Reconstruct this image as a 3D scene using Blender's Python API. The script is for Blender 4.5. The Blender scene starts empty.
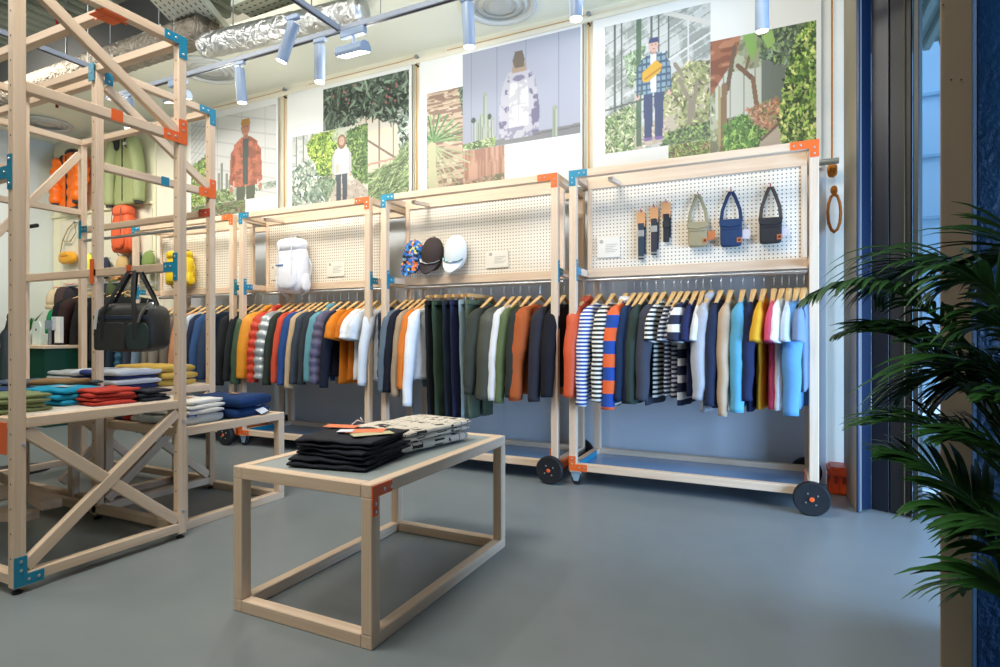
import bpy, bmesh, math, random
import numpy as np
from mathutils import Vector, Matrix, Euler
R_ = random.Random(7)
SC = bpy.context.scene
COL = SC.collection
PI = math.pi
# ---------------------------------------------------------------- camera maths (used to measure positions)
FPX = 578.0; TH = math.atan(278 / 578.0); CAMH = 1.05
FW = Vector((-math.sin(TH), math.cos(TH), 0)); RT = Vector((math.cos(TH), math.sin(TH), 0))
def at(u, v, t):
    return FW * t + RT * (t * (u - 500) / FPX) + Vector((0, 0, CAMH + t * (333.5 - v) / FPX))
def atY(u, v, y):
    d = FW + RT * ((u - 500) / FPX); t = y / d.y
    return at(u, v, t)
# ---------------------------------------------------------------- colour / materials
def lin(c):
    c = c / 255.0
    return c / 12.92 if c <= 0.04045 else ((c + 0.055) / 1.055) ** 2.4
def rgb(c): return (lin(c[0]), lin(c[1]), lin(c[2]), 1.0)
MC = {}
def newmat(key):
    m = bpy.data.materials.new(key); m.use_nodes = True
    nt = m.node_tree; nt.nodes.clear()
    o = nt.nodes.new('ShaderNodeOutputMaterial'); b = nt.nodes.new('ShaderNodeBsdfPrincipled')
    nt.links.new(b.outputs[0], o.inputs[0])
    return m, nt, b
def N(nt, t, **k):
    n = nt.nodes.new(t)
    for a, v in k.items():
        if a.startswith('i_'):
            key = a[2:]
            key = int(key) if key.isdigit() else key.replace('_', ' ')
            n.inputs[key].default_value = v
        else: setattr(n, a, v)
    return n
def mixc(nt, fac, a, b):
    m = nt.nodes.new('ShaderNodeMix'); m.data_type = 'RGBA'
    for sock, v in ((m.inputs[0], fac), (m.inputs[6], a), (m.inputs[7], b)):
        if hasattr(v, 'is_output'): nt.links.new(v, sock)
        else: sock.default_value = v
    return m.outputs[2]
def M(key, c, rough=0.6, metal=0.0, var=0.08, scale=8.0, bump=0.0, bscale=60.0, spec=0.5, stretch=None):
    k = 'm_' + key
    if k in MC: return MC[k]
    m, nt, b = newmat(k)
    tc = N(nt, 'ShaderNodeTexCoord'); src = tc.outputs['Object']
    if stretch:
        mp = N(nt, 'ShaderNodeMapping'); mp.inputs['Scale'].default_value = stretch
        nt.links.new(src, mp.inputs[0]); src = mp.outputs[0]
    nz = N(nt, 'ShaderNodeTexNoise'); nz.inputs['Scale'].default_value = scale; nz.inputs['Detail'].default_value = 4
    nt.links.new(src, nz.inputs['Vector'])
    a = rgb(c)
    lo = tuple(x * (1 - var * 1.6) for x in a[:3]) + (1,); hi = tuple(min(1, x * (1 + var * 1.3)) for x in a[:3]) + (1,)
    nt.links.new(mixc(nt, nz.outputs['Fac'], lo, hi), b.inputs['Base Color'])
    b.inputs['Roughness'].default_value = rough; b.inputs['Metallic'].default_value = metal
    b.inputs['Specular IOR Level'].default_value = spec
    if bump:
        n2 = N(nt, 'ShaderNodeTexNoise'); n2.inputs['Scale'].default_value = bscale; n2.inputs['Detail'].default_value = 5
        nt.links.new(src, n2.inputs['Vector'])
        bp = N(nt, 'ShaderNodeBump'); bp.inputs['Strength'].default_value = bump; bp.inputs['Distance'].default_value = 0.01
        nt.links.new(n2.outputs['Fac'], bp.inputs['Height']); nt.links.new(bp.outputs[0], b.inputs['Normal'])
    MC[k] = m; return m
def wood_mat():
    m, nt, b = newmat('birch_wood')
    tc = N(nt, 'ShaderNodeTexCoord'); oi = N(nt, 'ShaderNodeObjectInfo')
    ad = N(nt, 'ShaderNodeVectorMath', operation='ADD')
    cm = N(nt, 'ShaderNodeVectorMath', operation='SCALE'); cm.inputs[3].default_value = 9.0
    cb = N(nt, 'ShaderNodeCombineXYZ')
    for i in range(3): nt.links.new(oi.outputs['Random'], cb.inputs[i])
    nt.links.new(cb.outputs[0], cm.inputs[0]); nt.links.new(tc.outputs['Object'], ad.inputs[0]); nt.links.new(cm.outputs[0], ad.inputs[1])
    mp = N(nt, 'ShaderNodeMapping'); mp.inputs['Scale'].default_value = (1.2, 34, 34); nt.links.new(ad.outputs[0], mp.inputs[0])
    nz = N(nt, 'ShaderNodeTexNoise'); nz.inputs['Scale'].default_value = 1.6; nz.inputs['Detail'].default_value = 6; nz.inputs['Distortion'].default_value = .6
    nt.links.new(mp.outputs[0], nz.inputs['Vector'])
    n2 = N(nt, 'ShaderNodeTexNoise'); n2.inputs['Scale'].default_value = 1.1
    nt.links.new(ad.outputs[0], n2.inputs['Vector'])
    rp = N(nt, 'ShaderNodeValToRGB')
    rp.color_ramp.elements[0].position = .3; rp.color_ramp.elements[0].color = rgb((206, 172, 140))
    rp.color_ramp.elements[1].position = .62; rp.color_ramp.elements[1].color = rgb((228, 204, 178))
    nt.links.new(nz.outputs['Fac'], rp.inputs[0])
    c2 = mixc(nt, n2.outputs['Fac'], rp.outputs[0], rgb((222, 200, 172)))
    nt.links.new(c2, b.inputs['Base Color']); b.inputs['Roughness'].default_value = .55
    MC['wood'] = m; return m
WOOD = wood_mat()
def stripe_mat(key, cols, period, axis=2, rough=.85, duty=.5, dirn=None):
    """cols: two or more colours repeated along a local axis"""
    k = 's_' + key
    if k in MC: return MC[k]
    m, nt, b = newmat(k)
    tc = N(nt, 'ShaderNodeTexCoord'); sp = N(nt, 'ShaderNodeSeparateXYZ'); nt.links.new(tc.outputs['Object'], sp.inputs[0])
    md = N(nt, 'ShaderNodeMath', operation='DIVIDE'); md.inputs[1].default_value = period; nt.links.new(sp.outputs[axis], md.inputs[0])
    fr = N(nt, 'ShaderNodeMath', operation='FRACT'); nt.links.new(md.outputs[0], fr.inputs[0])
    rp = N(nt, 'ShaderNodeValToRGB'); rp.color_ramp.interpolation = 'CONSTANT'
    e = rp.color_ramp.elements
    e[0].position = 0; e[0].color = rgb(cols[0])
    if len(cols) == 2: e[1].position = duty; e[1].color = rgb(cols[1])
    else:
        e[1].position = 1 / len(cols); e[1].color = rgb(cols[1])
        for i in range(2, len(cols)): q = e.new(i / len(cols)); q.color = rgb(cols[i])
    nt.links.new(fr.outputs[0], rp.inputs[0]); nt.links.new(rp.outputs[0], b.inputs['Base Color']); b.inputs['Roughness'].default_value = rough
    MC[k] = m; return m
def peg_mat():
    m, nt, b = newmat('pegboard')
    tc = N(nt, 'ShaderNodeTexCoord'); sp = N(nt, 'ShaderNodeSeparateXYZ'); nt.links.new(tc.outputs['Object'], sp.inputs[0])
    ds = []
    for ax in (0, 2):
        a = N(nt, 'ShaderNodeMath', operation='DIVIDE'); a.inputs[1].default_value = .0254; nt.links.new(sp.outputs[ax], a.inputs[0])
        f = N(nt, 'ShaderNodeMath', operation='FRACT'); nt.links.new(a.outputs[0], f.inputs[0])
        s = N(nt, 'ShaderNodeMath', operation='SUBTRACT'); s.inputs[1].default_value = .5; nt.links.new(f.outputs[0], s.inputs[0])
        p = N(nt, 'ShaderNodeMath', operation='MULTIPLY'); nt.links.new(s.outputs[0], p.inputs[0]); nt.links.new(s.outputs[0], p.inputs[1])
        ds.append(p)
    ad = N(nt, 'ShaderNodeMath', operation='ADD'); nt.links.new(ds[0].outputs[0], ad.inputs[0]); nt.links.new(ds[1].outputs[0], ad.inputs[1])
    lt = N(nt, 'ShaderNodeMath', operation='LESS_THAN'); lt.inputs[1].default_value = .034; nt.links.new(ad.outputs[0], lt.inputs[0])
    nt.links.new(mixc(nt, lt.outputs[0], rgb((236, 226, 208)), rgb((92, 84, 76))), b.inputs['Base Color'])
    b.inputs['Roughness'].default_value = .6
    return m
def vcol_mat(key='printed_photo'):
    if key in MC: return MC[key]
    m, nt, b = newmat(key)
    a = N(nt, 'ShaderNodeVertexColor', layer_name='Print'); nt.links.new(a.outputs[0], b.inputs['Base Color'])
    b.inputs['Roughness'].default_value = .5
    MC[key] = m; return m
# ---------------------------------------------------------------- object helpers
def link(name, bm, mats, parent=None, loc=(0, 0, 0), rot=None, smooth=False, label=None):
    me = bpy.data.meshes.new(name)
    bmesh.ops.recalc_face_normals(bm, faces=bm.faces[:])
    bm.to_mesh(me); bm.free()
    if not isinstance(mats, (list, tuple)): mats = [mats]
    for x in mats: me.materials.append(x)
    if smooth:
        for p in me.polygons: p.use_smooth = True
        if smooth != True:
            me.set_sharp_from_angle(angle=smooth)
    o = bpy.data.objects.new(name, me); COL.objects.link(o)
    o.location = loc
    if rot is not None: o.rotation_euler = rot
    if parent: o.parent = parent
    if label: o['label'] = label
    return o
def tag(o, label, cat, group=None, kind=None):
    o['label'] = label; o['category'] = cat
    if group: o['group'] = group
    if kind: o['kind'] = kind
    return o
def struct(o, label=None):
    o['kind'] = 'structure'
    if label: o['label'] = label; o['category'] = 'room'
    return o
def empty(name, loc, rz=0):
    o = bpy.data.objects.new(name, None); COL.objects.link(o); o.location = loc; o.rotation_euler = (0, 0, rz)
    o.empty_display_size = .05
    return o
def copy_tree(o, parent=None, allobs=None):
    if allobs is None: allobs = list(COL.objects)
    c = o.copy(); COL.objects.link(c); c.parent = parent
    for ch in allobs:
        if ch.parent == o: copy_tree(ch, c, allobs)
    return c
def b_box(bm, a, b, mi=0):
    a = Vector(a); b = Vector(b)
    vs = [bm.verts.new((x, y, z)) for z in (a.z, b.z) for y in (a.y, b.y) for x in (a.x, b.x)]
    fs = [(0, 2, 3, 1), (4, 5, 7, 6), (0, 1, 5, 4), (2, 6, 7, 3), (0, 4, 6, 2), (1, 3, 7, 5)]
    out = []
    for f in fs:
        q = bm.faces.new([vs[i] for i in f]); q.material_index = mi; out.append(q)
    return vs, out
def bevel(bm, w, seg=2):
    bmesh.ops.bevel(bm, geom=bm.edges[:], offset=w, segments=seg, affect='EDGES', clamp_overlap=True)
def box(name, a, b, mat, parent=None, bev=.002, loc=(0, 0, 0), rot=None, label=None, smooth=False):
    bm = bmesh.new(); b_box(bm, a, b)
    if bev: bevel(bm, bev, 1 if bev < .004 else 3)
    return link(name, bm, mat, parent, loc, rot, smooth, label)
def frame_rot(d, up=Vector((0, 0, 1))):
    x = d.normalized()
    if abs(x.dot(up)) > .95: up = Vector((0, 1, 0))
    y = up.cross(x).normalized(); z = x.cross(y)
    return Matrix((x, y, z)).transposed()
def b_tube(bm, pts, rad, seg=10, cap=True, mi=0, rad2=None, up=Vector((0, 0, 1))):
    """swept tube; rad may be a number or list; rad2 second radius"""
    pts = [Vector(p) for p in pts]; n = len(pts); rings = []
    if not hasattr(rad, '__len__'): rad = [rad] * n
    if rad2 is None: rad2 = rad
    elif not hasattr(rad2, '__len__'): rad2 = [rad2] * n
    prev = None
    for i, p in enumerate(pts):
        d = (pts[min(i + 1, n - 1)] - pts[max(i - 1, 0)]).normalized()
        if prev is None:
            Rm = frame_rot(d, up); y = Rm.col[1]; 
        else:
            y = (prev - d * prev.dot(d)).normalized()
        prev = y; z = d.cross(y)
        rings.append([bm.verts.new(p + y * (math.cos(a) * rad[i]) + z * (math.sin(a) * rad2[i])) for a in [2 * PI * k / seg for k in range(seg)]])
    for i in range(n - 1):
        for k in range(seg):
            f = bm.faces.new([rings[i][k], rings[i][(k + 1) % seg], rings[i + 1][(k + 1) % seg], rings[i + 1][k]]); f.material_index = mi
    if cap:
        f = bm.faces.new(rings[0][::-1]); f.material_index = mi
        f = bm.faces.new(rings[-1]); f.material_index = mi
    return rings
def tube(name, pts, rad, mat, parent=None, seg=10, loc=(0, 0, 0), rad2=None, label=None):
    bm = bmesh.new(); b_tube(bm, pts, rad, seg, rad2=rad2)
    return link(name, bm, mat, parent, loc, None, math.radians(40), label)
def b_lathe(bm, prof, seg=24, axis='Z', c=(0, 0, 0), mi=0, cap=True):
    c = Vector(c); rings = []
    for r, h in prof:
        ring = []
        for k in range(seg):
            a = 2 * PI * k / seg; x, y = math.cos(a) * r, math.sin(a) * r
            v = {'Z': (x, y, h), 'Y': (x, h, y), 'X': (h, x, y)}[axis]
            ring.append(bm.verts.new(c + Vector(v)))
        rings.append(ring)
    for i in range(len(rings) - 1):
        for k in range(seg):
            f = bm.faces.new([rings[i][k], rings[i][(k + 1) % seg], rings[i + 1][(k + 1) % seg], rings[i + 1][k]]); f.material_index = mi
    for r in ((rings[0], rings[-1]) if cap else ()):
        f = bm.faces.new(r); f.material_index = mi
def lathe(name, prof, mat, parent=None, seg=24, axis='Z', loc=(0, 0, 0), rot=None, label=None):
    bm = bmesh.new(); b_lathe(bm, prof, seg, axis)
    return link(name, bm, mat, parent, loc, rot, math.radians(35), label)
BLUE = M('teal_paint', (18, 132, 164), .4, .0, .04)
ORANGE = M('orange_paint', (236, 104, 38), .4, .0, .04)
BLACK = M('black_rubber', (26, 28, 31), .6)
HOLE = M('hole_dark', (70, 54, 44), .9)
STEEL = M('steel', (200, 203, 206), .3, .9, .03)
GREYM = M('grey_metal', (150, 156, 160), .4, .7, .03)
def timber(parent, p0, p1, name='beam', w=.05, h=.05, holes=None, up=Vector((0, 0, 1)), bev=.003):
    """square section timber from p0 to p1 (parent local); grain runs along its own x axis"""
    p0 = Vector(p0); p1 = Vector(p1); d = p1 - p0; L = d.length
    bm = bmesh.new(); b_box(bm, (0, -w / 2, -h / 2), (L, w / 2, h / 2)); bevel(bm, bev, 1)
    mats = [WOOD]
    if holes:
        mats = [WOOD, HOLE]
        x = .12
        while x < L - .05:
            for face in holes:
                ring = []
                for k in range(8):
                    a = 2 * PI * k / 8; ca, sa = math.cos(a) * .0042, math.sin(a) * .0042
                    if face == 'y-': v = (x + ca, -w / 2 - .0004, sa)
                    elif face == 'y+': v = (x + ca, w / 2 + .0004, sa)
                    elif face == 'z+': v = (x + ca, sa, h / 2 + .0004)
                    else: v = (x + ca, sa, -h / 2 - .0004)
                    ring.append(bm.verts.new(v))
                f = bm.faces.new(ring); f.material_index = 1
            x += .1
    o = link(name, bm, mats, parent)
    o.location = p0; o.rotation_euler = frame_rot(d, up).to_euler()
    return o
BOLT = None
def bolt_mesh():
    global BOLT
    if BOLT is None:
        bm = bmesh.new(); b_lathe(bm, [(.0065, 0), (.0065, .002), (.004, .0035), (.0005, .0036)], 8)
        me = bpy.data.meshes.new('bolt'); bmesh.ops.recalc_face_normals(bm, faces=bm.faces[:]); bm.to_mesh(me); bm.free(); me.materials.append(STEEL); BOLT = me
    return BOLT
def plate(parent, o, ex, ey, poly, bolts, mat, name='bracket', th=.004):
    """flat metal plate: origin o, in-plane axes ex, ey; thickness along ex x ey; bolts = sub-parts"""
    o = Vector(o); ex = Vector(ex); ey = Vector(ey); n = ex.cross(ey)
    bm = bmesh.new()
    lo = [bm.verts.new((p[0], p[1], 0)) for p in poly]; hi = [bm.verts.new((p[0], p[1], th)) for p in poly]
    bm.faces.new(lo[::-1]); bm.faces.new(hi)
    for i in range(len(poly)):
        j = (i + 1) % len(poly); bm.faces.new([lo[i], lo[j], hi[j], hi[i]])
    ob = link(name, bm, mat, parent)
    ob.location = o; ob.rotation_euler = Matrix((ex, ey, n)).transposed().to_euler()
    for q in bolts:
        b = bpy.data.objects.new('bolt', bolt_mesh()); COL.objects.link(b); b.parent = ob; b.location = (q[0], q[1], th)
    return ob
def Lpoly(a, b, w): return [(0, 0), (a, 0), (a, w), (w, w), (w, b), (0, b)]
def Lbolts(a, b, w): return [(a - .02, w / 2), (a - .055, w / 2), (w / 2, b - .02), (w / 2, b - .055)]
X_, Y_, Z_ = Vector((1, 0, 0)), Vector((0, 1, 0)), Vector((0, 0, 1))
# ================================================================ SETTING
YW = 4.62
def floor_mat():
    m, nt, b = newmat('painted_concrete')
    tc = N(nt, 'ShaderNodeTexCoord')
    n1 = N(nt, 'ShaderNodeTexNoise'); n1.inputs['Scale'].default_value = .9; n1.inputs['Detail'].default_value = 5; n1.inputs['Roughness'].default_value = .6
    nt.links.new(tc.outputs['Object'], n1.inputs['Vector'])
    n2 = N(nt, 'ShaderNodeTexNoise'); n2.inputs['Scale'].default_value = 7; n2.inputs['Detail'].default_value = 6
    nt.links.new(tc.outputs['Object'], n2.inputs['Vector'])
    c = mixc(nt, n1.outputs['Fac'], rgb((112, 122, 124)), rgb((134, 142, 144)))
    c = mixc(nt, .25, c, mixc(nt, n2.outputs['Fac'], rgb((104, 112, 114)), rgb((140, 148, 150))))
    nt.links.new(c, b.inputs['Base Color'])
    rr = N(nt, 'ShaderNodeMapRange'); rr.inputs[3].default_value = .28; rr.inputs[4].default_value = .42
    nt.links.new(n1.outputs['Fac'], rr.inputs[0]); nt.links.new(rr.outputs[0], b.inputs['Roughness'])
    return m
struct(box('floor', (-13, -4, -.1), (5, 9, 0), floor_mat(), bev=0))
WALLC = M('cream_wall', (243, 238, 220), .8, 0, .02, 1.5)
WALLG = M('pale_wall', (228, 234, 226), .8, 0, .03, 1.2)
LOWG = M('lower_wall_paint', (212, 218, 224), .4, 0, .04, 2)
CREAMY = M('cream_yellow_panel', (240, 236, 206), .8, 0, .02, 1.5)
struct(box('wall_back', (-9.3, YW, 0), (.46, YW + .15, 4.9), WALLC, bev=0))
o = struct(box('wall_lower_panel', (-6.6, YW - .012, 0), (.30, YW - .002, 2.25), LOWG, bev=0)); o.name = 'trim_5'
o = struct(box('trim_1', (-6.4, YW - .035, 3.605), (.30, YW, 3.65), WALLC, bev=.004))
o = struct(box('trim_2', (-9.2, YW - .05, 2.66), (-7.0, YW, 2.69), CREAMY, bev=.003))
o = struct(box('trim_4', (-9.18, YW - .018, .0), (-6.95, YW - .004, 3.6), CREAMY, bev=.003))
struct(box('wall_left', (-9.35, -1, 0), (-9.2, YW + .1, 4.9), M('bluish_white_wall', (214, 224, 222), .75, 0, .03, 1.5), bev=0))
# dropped soffit over the display wall
struct(box('ceiling_soffit', (-9.3, 3.66, 3.72), (.46, YW + .1, 3.85), M('soffit_cream', (246, 247, 228), .8, 0, .02, 1.2), bev=.004)).name = 'ceiling_2'
# metal deck ceiling with ribs
bm = bmesh.new()
xs = []; x = -13.0
while x < 3.2:
    xs += [(x, 4.75), (x + .07, 4.75), (x + .09, 4.66), (x + .16, 4.66)]; x += .18
rows = []
for y in (-4, 9): rows.append([bm.verts.new((a, y, z)) for a, z in xs])
for i in range(len(xs) - 1): bm.faces.new([rows[0][i], rows[0][i + 1], rows[1][i + 1], rows[1][i]])
o = link('ceiling', bm, M('deck_grey', (150, 158, 146), .6, .2, .08)); struct(o)
sm = o.modifiers.new('thickness', 'SOLIDIFY'); sm.thickness = .02; sm.offset = 1
struct(box('wall_blocker', (1.25, -3.1, 0), (1.37, 2.36, 4.9), M('blocker_dark', (40, 42, 46), .7), bev=0)).name = 'wall_blocker'  # unseen wall added to keep the daylight off the pillars and palm
struct(box('wall_front', (-13, -3.2, 0), (3.2, -3.05, 4.9), M('shop_white', (205, 205, 200), .8), bev=0))
struct(box('wall_far_left', (-13, -3.1, 0), (-12.85, 4.8, 4.9), M('shop_white2', (150, 150, 148), .8), bev=0)).name = 'wall_farleft'
# right side: shopfront wall with a large opening and a header; glass doorway beside the folded doors
SHOPG = M('shopfront_grey', (96, 100, 104), .6)
bm = bmesh.new()
b_box(bm, (3.0, -3.1, 0), (3.15, -1.4, 4.9)); b_box(bm, (3.0, -1.4, 3.3), (3.15, 4.4, 4.9)); b_box(bm, (3.0, 4.4, 0), (3.15, 4.75, 4.9)); b_box(bm, (3.0, 1.35, 0), (3.15, 1.5, 3.3))
struct(link('wall_right', bm, SHOPG))
bm = bmesh.new()
b_box(bm, (.46, YW, 3.6), (3.1, YW + .15, 4.9)); b_box(bm, (2.9, YW, 0), (3.1, YW + .15, 3.6))
struct(link('wall_back_header', bm, SHOPG)).name = 'wall_backright'
# glass
gm, nt, b = newmat('clear_glass'); b.inputs['Transmission Weight'].default_value = 1; b.inputs['Roughness'].default_value = 0; b.inputs['IOR'].default_value = 1.02; b.inputs['Base Color'].default_value = (.93, .98, 1, 1)
w = struct(box('window_1', (.74, YW + .06, .06), (2.9, YW + .07, 3.6), gm, bev=0))
for i, xx in enumerate((.74, 1.82, 2.88)):
    box('window_frame', (xx - .02, YW + .03, 0), (xx + .02, YW + .10, 3.6), M('white_frame', (205, 214, 220), .5), w)
box('window_sill', (.74, YW + .03, 0), (2.9, YW + .10, .02), M('white_frame', (205, 214, 220), .5), w)
# pavement outside and pale building opposite
struct(box('floor_outside', (3.15, -6, -.12), (9, 12, -.02), M('paving', (150, 156, 162), .8, 0, .1, 3), bev=0)).name = 'floor_2'
fac = box('wall_across', (-2, 11.5, 0), (9, 11.9, 7), M('pale_blue_render', (176, 204, 222), .8, 0, .05, .6), bev=0); struct(fac); fac.name = 'wall_across'
for i in range(6):
    box('ledge', (-2, 11.42, .9 + i * 1.0), (9, 11.5, .95 + i * 1.0), M('pale_ledge', (150, 182, 204), .8), fac)
# folded navy doors, jamb
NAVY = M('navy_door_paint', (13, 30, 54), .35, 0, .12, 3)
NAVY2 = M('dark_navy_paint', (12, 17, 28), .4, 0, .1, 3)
JAMB = M('taupe_jamb', (150, 140, 122), .6)
d1 = struct(box('door_1', (.44, 3.985, .01), (.52, 4.50, 4.4), JAMB, bev=.004)); d1.name = 'door_1'
def quadcol(name, pts, h, mat, parent=None):
    bm = bmesh.new(); lo = [bm.verts.new((p[0], p[1], 0.005)) for p in pts]; hi = [bm.verts.new((p[0], p[1], h)) for p in pts]
    bm.faces.new(lo[::-1]); bm.faces.new(hi)
    for i in range(len(pts)): j = (i + 1) % len(pts); bm.faces.new([lo[i], lo[j], hi[j], hi[i]])
    bevel(bm, .004, 1)
    return link(name, bm, mat, parent)
bpy.data.objects.remove(d1)
jm = quadcol('door_1', [(.398, 4.24), (.412, 3.965), (.44, 3.965), (.44, 4.5), (.398, 4.5)], 4.4, JAMB); struct(jm)
quadcol('door_edge', [(.412, 3.95), (.428, 3.945), (.445, 3.99), (.43, 4.0)], 4.4, M('door_edge_blue', (26, 50, 78), .4), jm)
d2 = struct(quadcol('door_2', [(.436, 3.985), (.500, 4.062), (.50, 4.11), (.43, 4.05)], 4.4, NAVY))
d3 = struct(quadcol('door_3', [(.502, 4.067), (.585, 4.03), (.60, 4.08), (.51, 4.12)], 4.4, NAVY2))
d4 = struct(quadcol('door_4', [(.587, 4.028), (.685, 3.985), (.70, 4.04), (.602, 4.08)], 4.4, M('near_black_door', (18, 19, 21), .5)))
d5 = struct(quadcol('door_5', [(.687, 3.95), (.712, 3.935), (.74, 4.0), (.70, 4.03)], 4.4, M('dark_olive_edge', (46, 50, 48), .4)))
struct(quadcol('door_blocker', [(.85, 3.96), (1.35, 3.80), (1.36, 3.85), (.86, 4.01)], 4.4, NAVY))  # hidden panel added to stop daylight leaking past the doors
quadcol('door_edge', [(.649, 3.986), (.655, 3.983), (.657, 3.99), (.651, 3.993)], 4.4, M('brass_edge', (120, 108, 78), .4, .4), d4)
# bare timber/plaster pillar and rough blue pillar near the camera
pA = at(941, 500, 1.62); pB = at(972, 500, 1.62)
def pillar(name, u0, u1, t, depth, h, mat):
    a = at(u0, 333, t); b = at(u1, 333, t); n = FW.lerp(RT, .0)
    pts = [(a.x, a.y), (b.x, b.y), (b.x + n.x * depth + .02, b.y + n.y * depth), (a.x + .035, a.y + n.y * depth)]
    bm = bmesh.new(); lo = [bm.verts.new((p[0], p[1], 0)) for p in pts]; hi = [bm.verts.new((p[0], p[1], h)) for p in pts]
    bm.faces.new(lo[::-1]); bm.faces.new(hi)
    for i in range(4): j = (i + 1) % 4; bm.faces.new([lo[i], lo[j], hi[j], hi[i]])
    bevel(bm, .004, 2)
    return link(name, bm, mat)
p = struct(pillar('trim_3', 940, 973, 1.62, .12, 4.8, M('old_plaster', (206, 186, 160), .7, 0, .12, 2.2, .25, 14, stretch=(1, 1, .35)))); p['label'] = 'bare grey brown pillar with small holes beside the blue pillar'; p['category'] = 'pillar'
for (u, v) in ((951, 80), (961, 80), (943, 5)):
    q = at(u, v, 1.616); bm = bmesh.new(); b_lathe(bm, [(.002, -.004), (.002, .0)], 8, 'Y'); link('hole', bm, HOLE, p, q)
BLUEP = M('rough_blue_paint', (20, 92, 156), .55, 0, .22, 5, .9, 45)
struct(pillar('pillar_blue', 977, 1090, 1.70, .3, 4.8, BLUEP)).name = 'trim_6'
struct(pillar('pillar_gap', 973.5, 978, 1.75, .1, 4.8, M('gap_shade', (20, 20, 22), .8))).name = 'trim_gap_shade'  # dark filler strip painted as the shaded gap between the pillars
# dark alcove wall at far left behind tower
struct(box('trim_8', (-9.19, 1.3, 0), (-9.10, 3.42, 4.6), M('charcoal_panel', (38, 42, 44), .7), bev=.004))

# ================================================================ CEILING SERVICES
FOIL = None
def foil_mat(key, c, metal=.9, rough=.28, sc=9):
    m, nt, b = newmat(key); tc = N(nt, 'ShaderNodeTexCoord')
    n1 = N(nt, 'ShaderNodeTexNoise'); n1.inputs['Scale'].default_value = sc; n1.inputs['Detail'].default_value = 6; n1.inputs['Distortion'].default_value = 1.2
    nt.links.new(tc.outputs['Object'], n1.inputs['Vector'])
    nt.links.new(mixc(nt, n1.outputs['Fac'], tuple(x * .6 for x in rgb(c)[:3]) + (1,), rgb(c)), b.inputs['Base Color'])
    b.inputs['Metallic'].default_value = metal; b.inputs['Roughness'].default_value = rough
    bp = N(nt, 'ShaderNodeBump'); bp.inputs['Strength'].default_value = 1; bp.inputs['Distance'].default_value = .05
    nt.links.new(n1.outputs['Fac'], bp.inputs['Height']); nt.links.new(bp.outputs[0], b.inputs['Normal'])
    return m
FOIL = foil_mat('foil', (222, 226, 226)); DULLF = foil_mat('dull_foil', (150, 142, 130), .7, .45, 14)
def duct(name, p0, p1, r, mat, label, rib=.06, crumple=.02):
    p0 = Vector(p0); p1 = Vector(p1); n = int((p1 - p0).length / .05)
    rr = random.Random(3); pts = [p0.lerp(p1, i / n) for i in range(n + 1)]
    rad = [r * (1 + (crumple if i % 2 else -crumple) + rr.uniform(-.015, .015)) for i in range(n + 1)]
    bm = bmesh.new(); b_tube(bm, pts, rad, 20)
    o = link(name, bm, mat, None, (0, 0, 0), None, True)
    for q in (.2, .7):
        c = p0.lerp(p1, q); tube('support_rod', [(c.x, c.y, c.z + r * .9), (c.x, c.y, 3.73 if c.y > 3.66 else 4.64)], .005, GREYM, o, 6)
    return tag(o, label, 'duct')
duct('air_duct', (-9.0, 3.38, 3.66), (-4.4, 3.38, 3.66), .13, DULLF, 'dull grey crinkled air duct running below the ribbed ceiling deck')
duct('air_duct', (-4.45, 3.38, 3.52), (-2.85, 3.52, 3.52), .10, FOIL, 'shiny silver foil duct above the track light over the display wall')
duct('air_duct', (-3.1, 3.2, 3.86), (-1.9, 3.3, 4.0), .19, foil_mat('pale_foil', (225, 222, 200), .55, .4, 6), 'fat pale foil duct at the top behind the lighting track', crumple=.01)
# dark steel beam
bb = box('steel_beam', (-9.5, 3.50, 3.88), (-4.9, 3.64, 4.3), M('dark_steel2', (34, 36, 36), .7, .1), bev=.004); tag(bb, 'black service beam along the edge of the cream soffit', 'beam')
def tray(p0, p1, width, z, h, label, seed=0):
    """perforated cable tray between two ground points: pan, two side walls, slots as dark inserts"""
    p0 = Vector((p0[0], p0[1], 0)); p1 = Vector((p1[0], p1[1], 0)); d = p1 - p0; L = d.length
    rz = math.atan2(d.y, d.x); t = empty('cable_tray', (p0.x, p0.y, z), rz)
    GM = M('tray_grey', (190, 194, 184), .5, .3, .03)
    bm = bmesh.new(); b_box(bm, (0, -width / 2, 0), (L, width / 2, .004))
    nx = int(L / .07); ny = max(2, int(width / .05))
    for i in range(nx):
        for j in range(ny):
            x = .03 + i * .07 + (.035 if j % 2 else 0); y = -width / 2 + (j + .5) * width / ny
            if x + .04 < L:
                vs = [bm.verts.new(v) for v in ((x, y - .006, -.001), (x + .036, y - .006, -.001), (x + .036, y + .006, -.001), (x, y + .006, -.001))]
                f = bm.faces.new(vs); f.material_index = 1
    link('pan', bm, [GM, M('slot_dark', (60, 62, 58), .8)], t)
    box('side', (0, -width / 2 - .004, 0), (L, -width / 2, h), GM, t, .001); box('side', (0, width / 2, 0), (L, width / 2 + .004, h), GM, t, .001)
    return tag(t, label, 'cable tray')
def g(u, v, z):
    d = FW + RT * ((u - 500) / FPX); t = (z - CAMH) * FPX / (333.5 - v); q = d * t; return (q.x, q.y)
tray(g(150, -30, 3.75), g(213, 42, 3.75), .42, 3.75, .07, 'wide perforated cable tray in the ceiling left of the foil duct')
tray(g(345, -22, 3.9), g(248, 16, 3.9), .34, 3.9, .07, 'perforated cable tray crossing at the top of the photo right of the wide one')
tray(g(168, 34, 3.7), g(40, 92, 3.7), .12, 3.7, .06, 'narrow perforated tray along the dull grey duct')
q = g(57, 40, 4.3)
tube('sprinkler_pipe', [(q[0], q[1], 4.7), (q[0], q[1], 3.55)], .014, M('sprinkler_red', (122, 24, 24), .4))
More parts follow.
